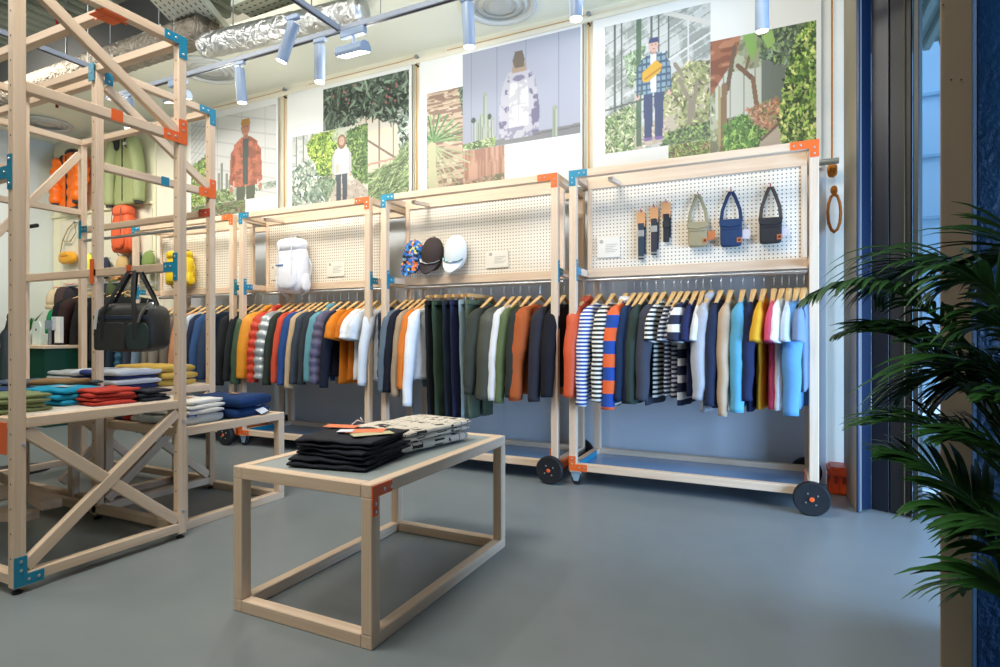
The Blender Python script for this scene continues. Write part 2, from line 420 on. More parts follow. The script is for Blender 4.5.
tag(bpy.data.objects['sprinkler_pipe'], 'thin dark red vertical sprinkler pipe hanging from the ceiling deck', 'pipe')
for i, (u, v0, v1, z) in enumerate(((159, -10, 38, 3.8), (112, 20, 55, 3.9), (66, 45, 62, 3.9))):
    q = g(u, v1, z); o = tube('threaded_rod', [(q[0], q[1], 4.68), (q[0], q[1], z)], .006, GREYM)
    tag(o, ['thin threaded ceiling rod beside the wide perforated tray', 'middle one of the thin ceiling rods by the dull duct', 'leftmost thin ceiling rod right of the red pipe'][i], 'rod', 'ceiling rods')
def diffuser(x, y, z, r, label):
    t = empty('air_diffuser', (x, y, z)); W = M('diffuser_white', (222, 224, 216), .5)
    bm = bmesh.new(); b_lathe(bm, [(r * .86, 0), (r, -.004), (r * 1.02, -.02), (r * .9, -.03), (r * .84, -.012), (r * .8, 0)], 36, cap=False); link('ring', bm, W, t, smooth=True)
    for k, q in enumerate((.7, .5, .3)):
        bm = bmesh.new(); b_lathe(bm, [(r * q, -.022), (r * (q + .09), -.004), (r * (q + .07), -.001), (r * (q - .04), -.020)], 32, cap=False); link('vane', bm, W, t, smooth=True)
    bm = bmesh.new(); b_lathe(bm, [(r * .86, -.010), (r * .35, -.012), (r * .3, -.024), (.001, -.026)], 24); link('core', bm, M('diffuser_inner', (196, 198, 190), .6), t)
    return tag(t, label, 'air vent', 'round ceiling diffusers')
q = g(168, 68, 3.72); diffuser(q[0] + .35, q[1] + .2, 3.715, .30, 'round white air diffuser in the soffit behind the wooden tower')
q = g(495, -2, 3.72); diffuser(q[0], q[1] + .08, 3.715, .30, 'round pale air diffuser at the top edge above the backpack poster')
q = g(30, 118, 3.72); diffuser(q[0], 4.1, 3.715, .28, 'round white diffuser in the soffit seen behind the left tower post')
# tracks
TRK = M('track_blue_shade', (146, 156, 172), .45); LENS = None  # bluish shade and window light put into the track colour
def track(p0, p1, z, label):
    p0 = Vector((p0[0], p0[1], z)); p1 = Vector((p1[0], p1[1], z)); d = p1 - p0; L = d.length
    t = empty('lighting_track', p0, math.atan2(d.y, d.x))
    box('rail', (0, -.018, 0), (L, .018, .035), TRK, t, .002); box('slot', (0, -.008, -.001), (L, .008, 0), BLACK, t, 0)
    for x in (L * .15, L * .5, L * .85): tube('hanger_wire', [(x, 0, .035), (x, 0, 4.66 - z if p0.y < 3.6 else 3.72 - z)], .0025, GREYM, t, 6)
    return tag(t, label, 'track', 'lighting tracks')
TZ = 3.10
track((-5.3, 3.078), (.6, 3.078), TZ, 'long white lighting track running parallel to the display wall')
track((-3.2, .9), (-2.29, 3.03), TZ, 'lighting track meeting the long track at the silver duct') if False else None
a = g(288, 0, TZ); b2 = g(334, 32, TZ)
track((a[0], 0.8), (a[0] + .03, 3.05), TZ, 'short lighting track meeting the long track near the silver duct')
a = g(13, 38, TZ); track((a[0] - .02, .9), (a[0] - .02, 2.95), TZ, 'daylight tinted lighting track on the left behind the front tower post')
def lens_mat():
    m, nt, b = newmat('lamp_lens'); b.inputs['Emission Color'].default_value = (1, .93, .82, 1); b.inputs['Emission Strength'].default_value = 6; b.inputs['Base Color'].default_value = (.9, .9, .9, 1)
    return m
LENS = lens_mat()
SPB = M('spot_blue_shade', (142, 162, 188), .4)  # lamp bodies with bluish window light mixed into their colour
def spot(x, y, tiltx=0, tilty=0, L=.24, r=.037, label='', energy=0, target=None):
    t = empty('track_spotlight', (x, y, TZ)); 
    box('adapter', (-.05, -.016, -.03), (.05, .016, 0), SPB, t, .003)
    tube('stem', [(0, 0, -.03), (0, 0, -.06)], .008, SPB, t, 8)
    rot = (tiltx, tilty, 0)
    lathe('lamp_body', [(r * .97, .02), (r, .015), (r, -L + .02), (r * .96, -L + .01)], SPB, t, 24, 'Z', (0, 0, -.07), rot)
    lathe('lens', [(r * .9, -L + .012), (r * .85, -L + .004), (.001, -L + .004)], LENS, t, 20, 'Z', (0, 0, -.07), rot)
    tag(t, label, 'spotlight', 'cylinder spotlights on the tracks')
    if energy:
        l = bpy.data.lights.new('spot_light', 'SPOT'); l.energy = energy; l.color = (1, .94, .84); l.spot_size = math.radians(95); l.spot_blend = .8; l.shadow_soft_size = .04
        lo = bpy.data.objects.new('spot_light', l); COL.objects.link(lo)
        p = Vector((x, y, TZ - .36)); lo.location = p; lo.rotation_euler = (Vector(target) - p).to_track_quat('-Z', 'Y').to_euler()
def washer(x, y, label, rz=0, energy=0):
    t = empty('wall_washer_light', (x, y, TZ), rz)
    box('adapter', (-.10, -.02, -.05), (.10, .02, 0), SPB, t, .004)
    tube('stem', [(0, 0, -.05), (0, 0, -.10)], .012, SPB, t, 8)
    bm = bmesh.new()
    prof = [(-.055, 0), (-.06, .02), (-.045, .055), (.0, .07), (.045, .06), (.06, .03), (.055, 0)]
    lo = [bm.verts.new((-.11, p[0], p[1])) for p in prof]; hi = [bm.verts.new((.11, p[0], p[1])) for p in prof]
    bm.faces.new(lo); bm.faces.new(hi[::-1])
    for i in range(len(prof)): j = (i + 1) % len(prof); bm.faces.new([lo[i], hi[i], hi[j], lo[j]])
    bevel(bm, .003, 1)
    link('lamp_body', bm, SPB, t, (0, 0, -.17), (math.radians(18), 0, 0))
    box('lens', (-.10, -.05, -.004), (.10, .05, .001), LENS, t, .001, (0, 0, -.17), (math.radians(18), 0, 0))
    tag(t, label, 'wall washer light', 'boxy wall washers on the long track')
    if energy:
        l = bpy.data.lights.new('washer_light', 'AREA'); l.energy = energy; l.color = (1, .95, .86); l.size = .3; l.shape = 'RECTANGLE'; l.size_y = .1
        lo_ = bpy.data.objects.new('washer_light', l); COL.objects.link(lo_); p = Vector((x, y + .02, TZ - .21)); lo_.location = p
        lo_.rotation_euler = (Vector((x, YW, 2.2)) - p).to_track_quat('-Z', 'Y').to_euler()
# ================================================================ ROLLING RACKS
PEG = peg_mat()
YF, YB = 3.83, 4.48          # outer faces front / back
def build_rack(xl, label):
    W = 1.525; H = 2.18; w = .05
    t = empty('rolling_clothes_rack', (xl, YF, 0)); D = YB - YF
    tag(t, label, 'clothes rack', 'birch timber rolling racks along the display wall')
    z0 = .10
    for x in (w / 2, W - w / 2):
        timber(t, (x, w / 2, z0), (x, w / 2, H), 'post', holes=None)
        timber(t, (x, D - w / 2, z0), (x, D - w / 2, H), 'post')
        timber(t, (x, w, H - w / 2), (x, D - w, H - w / 2), 'top_rail', up=Z_)
        timber(t, (x, w, 1.49), (x, D - w, 1.49), 'side_rail', up=Z_)
        timber(t, (x, w, z0 + w / 2), (x, D - w, z0 + w / 2), 'base_rail', up=Z_)
    timber(t, (w, w / 2, H - w / 2), (W - w, w / 2, H - w / 2), 'top_rail')
    timber(t, (w, D - w / 2, H - w / 2), (W - w, D - w / 2, H - w / 2), 'top_rail')
    timber(t, (w, w / 2, z0 + w / 2), (W - w, w / 2, z0 + w / 2), 'base_rail')
    timber(t, (w, D - w / 2, z0 + w / 2), (W - w, D - w / 2, z0 + w / 2), 'base_rail')
    py = .29
    timber(t, (w, py, 1.492), (W - w, py, 1.492), 'board_rail', w=.035, h=.065)
    timber(t, (w, py, 2.15), (W - w, py, 2.15), 'board_rail', w=.035, h=.09)
    for x in (w + .018, W - w - .018): timber(t, (x, py, 1.525), (x, py, 2.105), 'board_stile', w=.036, h=.035)
    box('pegboard', (w + .036, py - .004, 1.525), (W - w - .036, py + .004, 2.105), PEG, t, .0005)
    # front-top deck light bars
    timber(t, (.28, w, H - .075), (.28, D - w, H - .02), 'cross_bar', w=.035, h=.03)
    # corner plates
    plate(t, (0, 0, H), X_, -Z_, Lpoly(.125, .10, .045), [(.105, .022), (.065, .022), (.022, .05)], BLUE) if False else None
    def fplate(x, z, sx, sz, a, b, mat, bolts=None):
        poly = [(sx * p[0], sz * p[1]) for p in Lpoly(a, b, .048)]; bl = [(sx * p[0], sz * p[1]) for p in Lbolts(a, b, .048)]
        if sx * sz < 0: poly = poly[::-1]
        # local x->X, local y->Z, normal = X x Z = -Y (towards the room)
        return plate(t, (x, 0, z), X_, Z_, poly, bl, mat)
    fplate(0, H, 1, -1, .13, .105, BLUE)
    fplate(W, H, -1, -1, .15, .10, ORANGE)
    fplate(0, z0, 1, 1, .13, .10, ORANGE)
    # T plates on inner side at mid rail
    for x, n in ((w, 1), (W, 1)):
        poly = [(.0, -.075), (.03, -.075), (.03, -.025), (.10, -.025), (.10, .025), (.03, .025), (.03, .075), (0, .075)]
        plate(t, (x, .012, 1.49), Y_, Z_, poly, [(.015, -.055), (.015, .055), (.05, 0), (.082, 0)], BLUE)
    box('edge_plate', (w + .001, .08, z0), (w + .005, .5, z0 + .052), BLUE, t, .001)
    box('edge_plate', (W + .001, .03, z0 - .02), (W + .005, .42, z0 + .05), ORANGE, t, .001)
    box('edge_plate', (W - w - .02, .03, z0 + .05), (W - w - .015, .14, z0 + .13), ORANGE, t, .001) 
    # rod
    rod = tube('hanging_rod', [(w, .27, 1.438), (W - w, .27, 1.438)], .0125, STEEL, t, 14)
    for x in (.35, .8, 1.2): tube('rod_support', [(x, .27, 1.45), (x, .285, 1.462)], .004, STEEL, rod, 6)
    tube('top_pipe', [(-.13, .615, 2.202), (W + .15, .615, 2.202)], .021, M('aluminium_pipe', (176, 184, 180), .35, .6, .03), t, 14)
    # glossy base tray; reflected blue daylight put into its colour
    box('base_tray', (w, w, z0 + .004), (W - w, D - w, z0 + .012), M('tray_blue_reflection', (120, 156, 196), .14, .2, .06, 3), t, .001)
    # wheels
    def wheel(x, y, r):
        wg = lathe('wheel', [(r * .62, -.022), (r * .93, -.024), (r, -.014), (r, .014), (r * .93, .024), (r * .62, .022)], M('tyre', (20, 23, 28), .55, 0, .1, 12, .2, 60), t, 36, 'Y', (x, y, r))
        lathe('rim', [(r * .62, -.014), (r * .5, -.010), (r * .3, -.018), (r * .12, -.022), (.001, -.022)], M('black_rim', (12, 13, 15), .3), wg, 28, 'Y')
        lathe('hub_cap', [(.014, -.030), (.011, -.034), (.001, -.034)], M('orange_cap', (236, 96, 40), .4), wg, 12, 'Y')
        for k in range(4):
            a = k * PI / 2 + .6
            lathe('wheel_bolt', [(.006, -.022), (.004, -.026), (.0005, -.026)], STEEL, wg, 8, 'Y', (math.cos(a) * r * .38, 0, math.sin(a) * r * .38))
    wheel(W - .04, -.045, .098); wheel(W - .04, D + .03, .098)
    tube('axle', [(W - .04, -.06, .098), (W - .04, D + .03, .098)], .009, STEEL, t, 10)
    def caster(x, y):
        c = box('caster_plate', (x - .04, y - .035, .088), (x + .04, y + .035, .098), STEEL, t, .002)
        for s in (-1, 1):
            bm = bmesh.new(); pts = [(-.036, .088), (.036, .088), (.018, .028), (-.012, .028)]
            lo = [bm.verts.new((x + p[0], y + s * .020 - .002, p[1])) for p in pts]; hi = [bm.verts.new((x + p[0], y + s * .020 + .002, p[1])) for p in pts]
            bm.faces.new(lo); bm.faces.new(hi[::-1])
            for i in range(4): j = (i + 1) % 4; bm.faces.new([lo[i], hi[i], hi[j], lo[j]])
            link('caster_fork', bm, M('pale_steel', (176, 206, 226), .35, .5), t)
        lathe('caster_wheel', [(.012, -.016), (.032, -.016), (.036, -.01), (.036, .01), (.032, .016), (.012, .016)], BLACK, t, 24, 'Y', (x + .003, y, .0365))
    caster(.045, .03); caster(.045, D - .05)
    return t
RX = [-6.17, -4.565, -2.92, -1.31]
rk = build_rack(RX[3], 'rightmost birch rack hung with striped tees under three small shoulder bags')
labs = ['leftmost birch rack with grey and blue jackets, behind the wooden tower', 'birch rack with puffer jackets under a white backpack', 'birch rack with trousers and jackets under three caps']
for i in range(3):
    c = copy_tree(rk); c.location = (RX[i], YF, 0); c['label'] = labs[i]
# ================================================================ GARMENTS
def hash_noise(seed):
    rs = np.random.RandomState(seed); ph = rs.rand(6) * 6.28; fr = rs.uniform(6, 22, 6)
    def f(a, b): return sum(math.sin(a * fr[i] * .35 + b * fr[(i + 2) % 6] * .5 + ph[i]) for i in range(6)) / 6
    return f
ROD = (0, 4.10, 1.438)
HZ = -.125      # neck height under the rod
def b_body(bm, L, hw, d, seed, puffer=0, flare=.02, mi=0, wr=.006, fold=0):
    nz = hash_noise(seed); nS, nT = 15, (46 if puffer else 22)
    sides = []
    def topz(s): return HZ + .008 - .112 * abs(s) - (.055 * (1 - (s / .34) ** 2) if abs(s) < .34 else 0)
    for sd in (-1, 1):
        g_ = []
        for j in range(nT + 1):
            t = j / nT; row = []
            for i in range(nS):
                s = -1 + 2 * i / (nS - 1)
                z = topz(s) * (1 - t) + (HZ - L) * t + .012 * t * nz(s, 3)
                w = hw * (1 - .06 * math.sin(t * PI) + flare * t)
                th = d * max(0, 1 - abs(s) ** 2.6) ** .5
                if puffer: th += puffer * abs(math.sin((z) * PI / .075)) * max(0, 1 - abs(s) ** 6)
                th = th * (.55 + .45 * min(1, t * 5)) + .002
                wv = wr * nz(s * 3, t * 2.5) * (.3 + t)
                row.append(bm.verts.new((sd * th + wv, s * w, z)))
            g_.append(row)
        sides.append(g_)
    A, B = sides
    for j in range(nT):
        for i in range(nS - 1):
            for q, fl in ((A, 0), (B, 1)):
                vs = [q[j][i], q[j][i + 1], q[j + 1][i + 1], q[j + 1][i]]
                f = bm.faces.new(vs if fl else vs[::-1]); f.material_index = mi
        for e in (0, nS - 1):
            f = bm.faces.new([A[j][e], A[j + 1][e], B[j + 1][e], B[j][e]]); f.material_index = mi
    for i in range(nS - 1):
        for jj in (0, nT):
            f = bm.faces.new([A[jj][i], A[jj][i + 1], B[jj][i + 1], B[jj][i]]); f.material_index = mi
def b_sleeve(bm, side, hw, length, r0, r1, seed, puffer=0, lean=.05, mi=0, cuff=None, xr=.75, bend=0):
    nz = hash_noise(seed + 50 + side); n = 40 if puffer else 22
    pts, ra, rb = [], [], []
    n += 4
    for i in range(n + 1):
        if i < 5:
            q = i / 5; t = 0; y = side * hw * (.50 + .46 * q); z = HZ - .012 - .112 * (.50 + .46 * q) - .012 * q; rr_ = r0 * (.30 + .62 * q)
            pts.append((0, y, z)); ra.append(rr_ * .8); rb.append(rr_); continue
        t = (i - 5) / (n - 5)
        y = side * (hw * .96 + .004 + .045 * math.sin(min(1, t * 1.8) * PI / 2) + lean * t); z = HZ - .155 - (length - .04) * t
        x = .010 * nz(t * 4 * length, 1) + bend * t * t
        pts.append((x, y, z)); r = r0 + (r1 - r0) * t
        if puffer: r *= 1 + .26 * (abs(math.sin(z * PI / .075)) - .5)
        else: r *= 1 + .04 * nz(t * 11 * length, 2)
        if cuff and t > 1 - .07 / length: r *= .86
        ra.append(r); rb.append(r)
    b_tube(bm, pts, [a * xr for a in ra], 12, True, mi, [a * 1.0 for a in rb], up=Y_)
def garment(name, x, mat, label, cat, L=.70, kind='long', hw=.225, d=.026, puffer=0, yaw=0, seed=1, hood=False, collar=None, xr=.75, cuff=None, r0=.062, group=None, y=None, slen=None, hem=None, print_=None, dz=0):
    loc = (x, ROD[1] if y is None else y, ROD[2] + dz)
    bm = bmesh.new(); b_body(bm, L, hw, d, seed, puffer)
    if kind == 'long':
        for s in (-1, 1): b_sleeve(bm, s, hw, slen or .60, r0, r0 * .68, seed, 1.0 if puffer else 0, cuff=cuff, xr=xr)
    elif kind == 'short':
        for s in (-1, 1): b_sleeve(bm, s, hw, .20, r0 * 1.0, r0 * 1.12, seed, 0, lean=.03, xr=xr * .62)
    if hood:
        b_tube(bm, [(0, -.105, HZ - .075), (0, -.085, HZ - .045), (0, -.05, HZ - .02), (.0, .0, HZ - .012), (0, .05, HZ - .02), (0, .085, HZ - .045), (0, .105, HZ - .075)], [.014, .024, .03, .032, .03, .024, .014], 12, True, 0)
    o = link(name, bm, mat, None, loc, (0, 0, yaw), True)
    tag(o, label, cat, group)
    if collar:
        bm = bmesh.new(); n = 20; pr = []
        for k in range(n):
            a = 2 * PI * k / n; cx, cy = .032 * math.cos(a), .078 * math.sin(a)
            pr.append([bm.verts.new((cx, cy, HZ - .075)), bm.verts.new((cx * 1.05, cy * 1.03, HZ - .005)), bm.verts.new((cx * 1.5, cy * 1.15, HZ - .05))])
        for k in range(n):
            for q in (0, 1): bm.faces.new([pr[k][q], pr[(k + 1) % n][q], pr[(k + 1) % n][q + 1], pr[k][q + 1]])
        c = link('collar', bm, collar, o, (0, 0, 0), None, True)
        sm = c.modifiers.new('thickness', 'SOLIDIFY'); sm.thickness = .004
    if hem:
        for s in (-1, 1):
            bm = bmesh.new(); yy = s * (hw * .96 + .099)
            zz = HZ - .115 - (slen or .60)
            b_tube(bm, [(0, yy, zz + .07), (0, yy, zz + .02), (0, yy + s * .002, zz - .012)], [r0 * .62, r0 * .60, r0 * .56], 12, True)
            link('cuff', bm, hem, o, smooth=True)
    return o
def trousers(name, x, mat, label, L=.98, yaw=0, seed=1, hw=.20, d=.022):
    nz = hash_noise(seed); bm = bmesh.new()
    # waistband to crotch, then two legs lying together
    for s in (-1, 1):
        pts = []; ra = []; rb = []
        for i in range(20):
            t = i / 19; z = -.13 - L * t
            pts.append((.010 * s + .006 * nz(t * 3, s), s * (hw * .5 - .01 * t), z))
            ra.append((hw * .56) * (1 - .30 * t) + .004 * nz(t * 7, 3)); rb.append(d * (1 + .25 * nz(t * 6, 2)) * (.75 if i == 0 else 1))
        b_tube(bm, pts, rb, 14, True, 0, ra, up=Y_)
    o = link(name, bm, mat, None, (x, ROD[1], ROD[2]), (0, 0, yaw), True)
    tag(o, label, 'trousers', 'trousers on clip hangers on the third rack')
    bm = bmesh.new(); b_box(bm, (-d - .004, -hw, -.165), (d + .004, hw, -.125)); bevel(bm, .006, 2); link('waistband', bm, mat, o, smooth=math.radians(40))
    return o
HW_ = M('hanger_wood', (226, 184, 122), .4, 0, .1, 20, stretch=(6, .8, 6))
def hook_pts():
    p = [(0, 0, -.085), (0, 0, -.045), (0, -.004, -.025)]
    for k in range(9):
        a = -PI / 2 + k * (PI * 1.15) / 8 + .5
        p.append((0, -math.cos(a + PI / 2) * 0 + .017 * math.cos(a + .2) * -1 * -1, .002 + .0 + .0155 * math.sin(a + .2)))
    return p
def make_hanger():
    bm = bmesh.new(); pts = []; ra = []; rb = []
    for i in range(21):
        s = -1 + i / 10; pts.append((0, s * .19, -.104 - .100 * abs(s) ** .95 - .012 * abs(s)))
        ra.append(.007 + .006 * abs(s)); rb.append(.019 - .008 * abs(s))
    b_tube(bm, pts, ra, 10, True, 0, rb, up=X_)
    # orient check: frame y axis is horizontal X for this path
    o = link('clothes_hanger', bm, HW_, None, (0, 0, 0), None, True)
    pp = [(0, 0, -.085), (0, 0, -.04), (0, .006, -.026), (0, .016, -.012)]
    for k in range(8):
        a = -.5 + k * (PI + .3) / 7; pp.append((0, .0165 * math.cos(a), .0005 + .0165 * math.sin(a)))
    tube('hook', pp, .0018, STEEL, o, 6)
    return o
def make_clip_hanger():
    t = bpy.data.objects.new('clothes_hanger', None)
    bm = bmesh.new(); b_box(bm, (-.009, -.19, -.105), (.009, .19, -.078)); bevel(bm, .004, 2)
    o = link('clothes_hanger', bm, HW_, None, (0, 0, 0), None, math.radians(40)); bpy.data.objects.remove(t)
    pp = [(0, 0, -.085), (0, 0, -.04), (0, .006, -.026), (0, .016, -.012)]
    for k in range(8):
        a = -.5 + k * (PI + .3) / 7; pp.append((0, .0165 * math.cos(a), .0005 + .0165 * math.sin(a)))
    tube('hook', pp, .0018, STEEL, o, 6)
    for s in (-1, 1): box('clip', (-.014, s * .14 - .012, -.15), (.014, s * .14 + .012, -.10), STEEL, o, .003)
    return o
HG = {'a': make_hanger(), 'c': make_clip_hanger()}
HUSED = {'a': False, 'c': False}
def hang(x, yaw, what, kind='a', grp=''):
    if not HUSED[kind]: o = HG[kind]; HUSED[kind] = True
    else: o = copy_tree(HG[kind])
    o.location = (x, ROD[1], ROD[2] - .0005); o.rotation_euler = (0, 0, yaw)
    tag(o, ('pale wooden hanger holding the ' if kind == 'a' else 'wooden clip hanger holding the ') + what, 'hanger', grp)
def F(key, c, **k): 
    gy = sum(c) / 3; c = tuple(x + (gy - x) * .13 for x in c)
    kw = dict(rough=.88, var=.10, scale=7, bump=.35, bscale=30, spec=.25); kw.update(k)
    return M('fab_' + key, c, **kw)
def SHELL(key, c): return F(key, c, rough=.5, spec=.4, bump=.5, bscale=14)
WHITEF = F('white', (238, 240, 242)); 
BWS = stripe_mat('bw', [(236, 236, 226), (34, 40, 40)], .030); BLS = stripe_mat('bl', [(238, 240, 244), (34, 74, 160)], .026)
NWS = stripe_mat('nw', [(40, 46, 66), (214, 216, 220)], .028, duty=.6); NWW = stripe_mat('nww', [(30, 38, 66), (236, 238, 238)], .110, duty=.55)
OBS = stripe_mat('ob', [(26, 74, 160), (238, 104, 50)], .175); 
def U2X(u, y=4.10):   # world x on the rod for a pixel column
    return atY(u, 333, y).x
R4 = [  # u of hanger apex, key, kwargs, short description
 (588, SHELL('or1', (226, 84, 40)), dict(L=.69, hood=True, kind='long', d=.035, xr=.95), 'orange hooded jacket', 'jacket'),
 (600, BLS, dict(L=.72, xr=.9), 'blue and white striped long sleeve tee', 'tee'),
 (613, BWS, dict(L=.75, xr=.9), 'black and white striped long sleeve tee', 'tee'),
 (626, OBS, dict(L=.71, collar=WHITEF, xr=1.0, d=.03), 'orange and blue rugby shirt with white collar', 'rugby shirt'),
 (634, F('nv1', (30, 54, 92)), dict(L=.70, hw=.21), 'navy blue overshirt', 'shirt'),
 (641, F('nv2', (26, 38, 68)), dict(L=.68, hw=.20), 'dark navy shirt beside the green one', 'shirt'),
 (647, F('dg1', (50, 66, 60)), dict(L=.73), 'dark green sweatshirt', 'sweatshirt'),
 (656, F('cg1', (64, 68, 82)), dict(L=.73, xr=.95), 'charcoal sweatshirt', 'sweatshirt'),
 (664, BWS, dict(L=.70, kind='short'), 'black and white striped short sleeve tee', 'tee'),
 (674, NWS, dict(L=.70, kind='short', r0=.05), 'fine navy and white striped tee', 'tee'),
 (681, stripe_mat('nws2', [(44, 50, 74), (200, 206, 216)], .03), dict(L=.68, kind='short', r0=.05, hw=.20), 'narrow grey striped tee', 'tee'),
 (688, NWW, dict(L=.71, kind='short', r0=.075, xr=1.0), 'navy and white broad striped tee', 'tee'),
 (696, F('nv3', (34, 40, 82)), dict(L=.66, kind='short', r0=.062), 'indigo navy short sleeve tee', 'tee'),
 (703, F('wh2', (226, 230, 234)), dict(L=.66, kind='short', hw=.20), 'white tee squeezed beside the grey hoodie', 'tee'),
 (711, F('lg1', (176, 180, 188)), dict(L=.78, hood=True, xr=1.0, cuff=True), 'light grey hoodie', 'hoodie'),
 (721, F('nv4', (36, 46, 72)), dict(L=.74), 'slate navy sweatshirt', 'sweatshirt'),
 (731, F('bg1', (196, 166, 134)), dict(L=.77, cuff=True), 'beige sweatshirt', 'sweatshirt'),
 (743, F('lb1', (84, 168, 206)), dict(L=.72, xr=.9), 'sky blue sweatshirt', 'sweatshirt'),
 (754, F('nv5', (28, 40, 76)), dict(L=.73), 'navy sweatshirt beside the mustard tee', 'sweatshirt'),
 (764, F('mu1', (232, 170, 30)), dict(L=.74, kind='short', r0=.072), 'mustard yellow tee', 'tee'),
 (774, F('pk1', (226, 76, 118)), dict(L=.73, kind='short', r0=.068), 'pink tee', 'tee'),
 (782, WHITEF, dict(L=.74, kind='short', r0=.074), 'white tee beside the pink one', 'tee'),
 (789, F('lb2', (196, 212, 230)), dict(L=.72, kind='short', r0=.066), 'very pale blue tee', 'tee'),
 (797, F('bl5', (86, 148, 208)), dict(L=.71, xr=1.0), 'mid blue sweatshirt', 'sweatshirt'),
 (804, F('gb5', (116, 142, 176)), dict(L=.6, kind='short', r0=.07), 'grey blue tee at the right end', 'tee')]
def fill(rows, rack, grp, yaw0, sd):
    for i, (u, mat, kw, desc, cat) in enumerate(rows):
        x = U2X(u); yaw = yaw0 + R_.uniform(-.05, .05); vr = random.Random(sd * 3 + i)
        if 'pants' not in kw: kw['L'] = kw.get('L', .7) + vr.uniform(-.025, .03); kw['slen'] = (kw.get('slen') or .60) + vr.uniform(-.05, .06)
        y0 = kw.pop('yaw', None)
        if y0 is not None: yaw = y0
        if kw.pop('pants', 0):
            trousers('trousers', x, mat, desc + ' hanging on the ' + rack, yaw=yaw, seed=sd + i, **kw); hang(x, yaw, desc, 'c', 'hangers on the ' + rack)
        else:
            nm = {'jacket': 'jacket', 'tee': 'tee_shirt', 'rugby shirt': 'rugby_shirt', 'shirt': 'shirt', 'sweatshirt': 'sweatshirt', 'hoodie': 'hoodie', 'puffer jacket': 'puffer_jacket', 'vest': 'puffer_vest', 'coat': 'coat'}[cat]
            garment(nm, x, mat, desc + ' hanging on the ' + rack, cat, yaw=yaw, seed=sd + i, group='clothes on the ' + rack, **kw)
            hang(x, yaw, desc, 'a', 'hangers on the ' + rack)
fill(R4, 'rightmost rack', '', -.10, 100)
R3 = [
 (388, F('wh3', (214, 222, 230)), dict(L=.64), 'pale grey tee by the left post', 'tee'),
 (396, SHELL('nv6', (28, 40, 68)), dict(L=.62, kind='none', puffer=.02, d=.04, hw=.23), 'navy puffer vest', 'vest'),
 (406, F('sl1', (92, 112, 130)), dict(L=.62, xr=.95), 'slate blue jacket', 'jacket'),
 (413, F('nb1', (24, 27, 44)), dict(L=.62, xr=.95), 'blackish navy jacket', 'jacket'),
 (419, F('bg2', (170, 146, 116)), dict(L=.60), 'tan overshirt', 'shirt'),
 (425, F('or2', (232, 122, 36)), dict(L=.60), 'bright orange sweatshirt', 'sweatshirt'),
 (431, WHITEF, dict(L=.66, slen=.66), 'white long sleeve tee with printed sleeves', 'tee'),
 (441, F('bk1', (24, 28, 34)), dict(pants=1, L=.96), 'black trousers', 'trousers'),
 (449, F('gr1', (56, 78, 60)), dict(pants=1, L=.94), 'forest green trousers', 'trousers'),
 (459, F('nv7', (30, 42, 62)), dict(pants=1, L=.95), 'navy trousers', 'trousers'),
 (466, F('nv8', (34, 40, 78)), dict(pants=1, L=.93), 'indigo trousers', 'trousers'),
 (474, F('lj1', (132, 158, 168)), dict(pants=1, L=.93), 'pale denim trousers', 'trousers'),
 (481, F('gr2', (90, 106, 86)), dict(pants=1, L=.92), 'sage green trousers', 'trousers'),
 (491, F('gr3', (60, 68, 62)), dict(L=.66, d=.035, xr=1.1, cuff=True), 'grey green sweatshirt', 'sweatshirt'),
 (504, SHELL('ol1', (72, 76, 66)), dict(L=.60, d=.05, xr=1.25, r0=.07), 'dark olive parka', 'coat'),
 (513, F('wh4', (226, 230, 234)), dict(L=.60, xr=.9), 'white overshirt with dark print', 'shirt'),
 (520, F('gr4', (96, 112, 70)), dict(L=.60), 'moss green jacket', 'jacket'),
 (529, F('dg5', (46, 54, 50)), dict(L=.66, cuff=True, xr=1.0), 'very dark green sweatshirt', 'sweatshirt'),
 (540, F('ru1', (184, 88, 38)), dict(L=.68, xr=1.2, r0=.07, d=.035, hem=F('or3', (236, 100, 34)), yaw=-.25), 'rust sweatshirt with orange cuffs', 'sweatshirt'),
 (553, F('ch1', (46, 46, 58)), dict(L=.66, xr=1.0), 'charcoal sweatshirt by the right post', 'sweatshirt'),
 (564, F('bk2', (28, 28, 36)), dict(L=.64, xr=1.0), 'black sweatshirt at the right end', 'sweatshirt')]
fill(R3, 'rack under the three caps', '', -.06, 300)
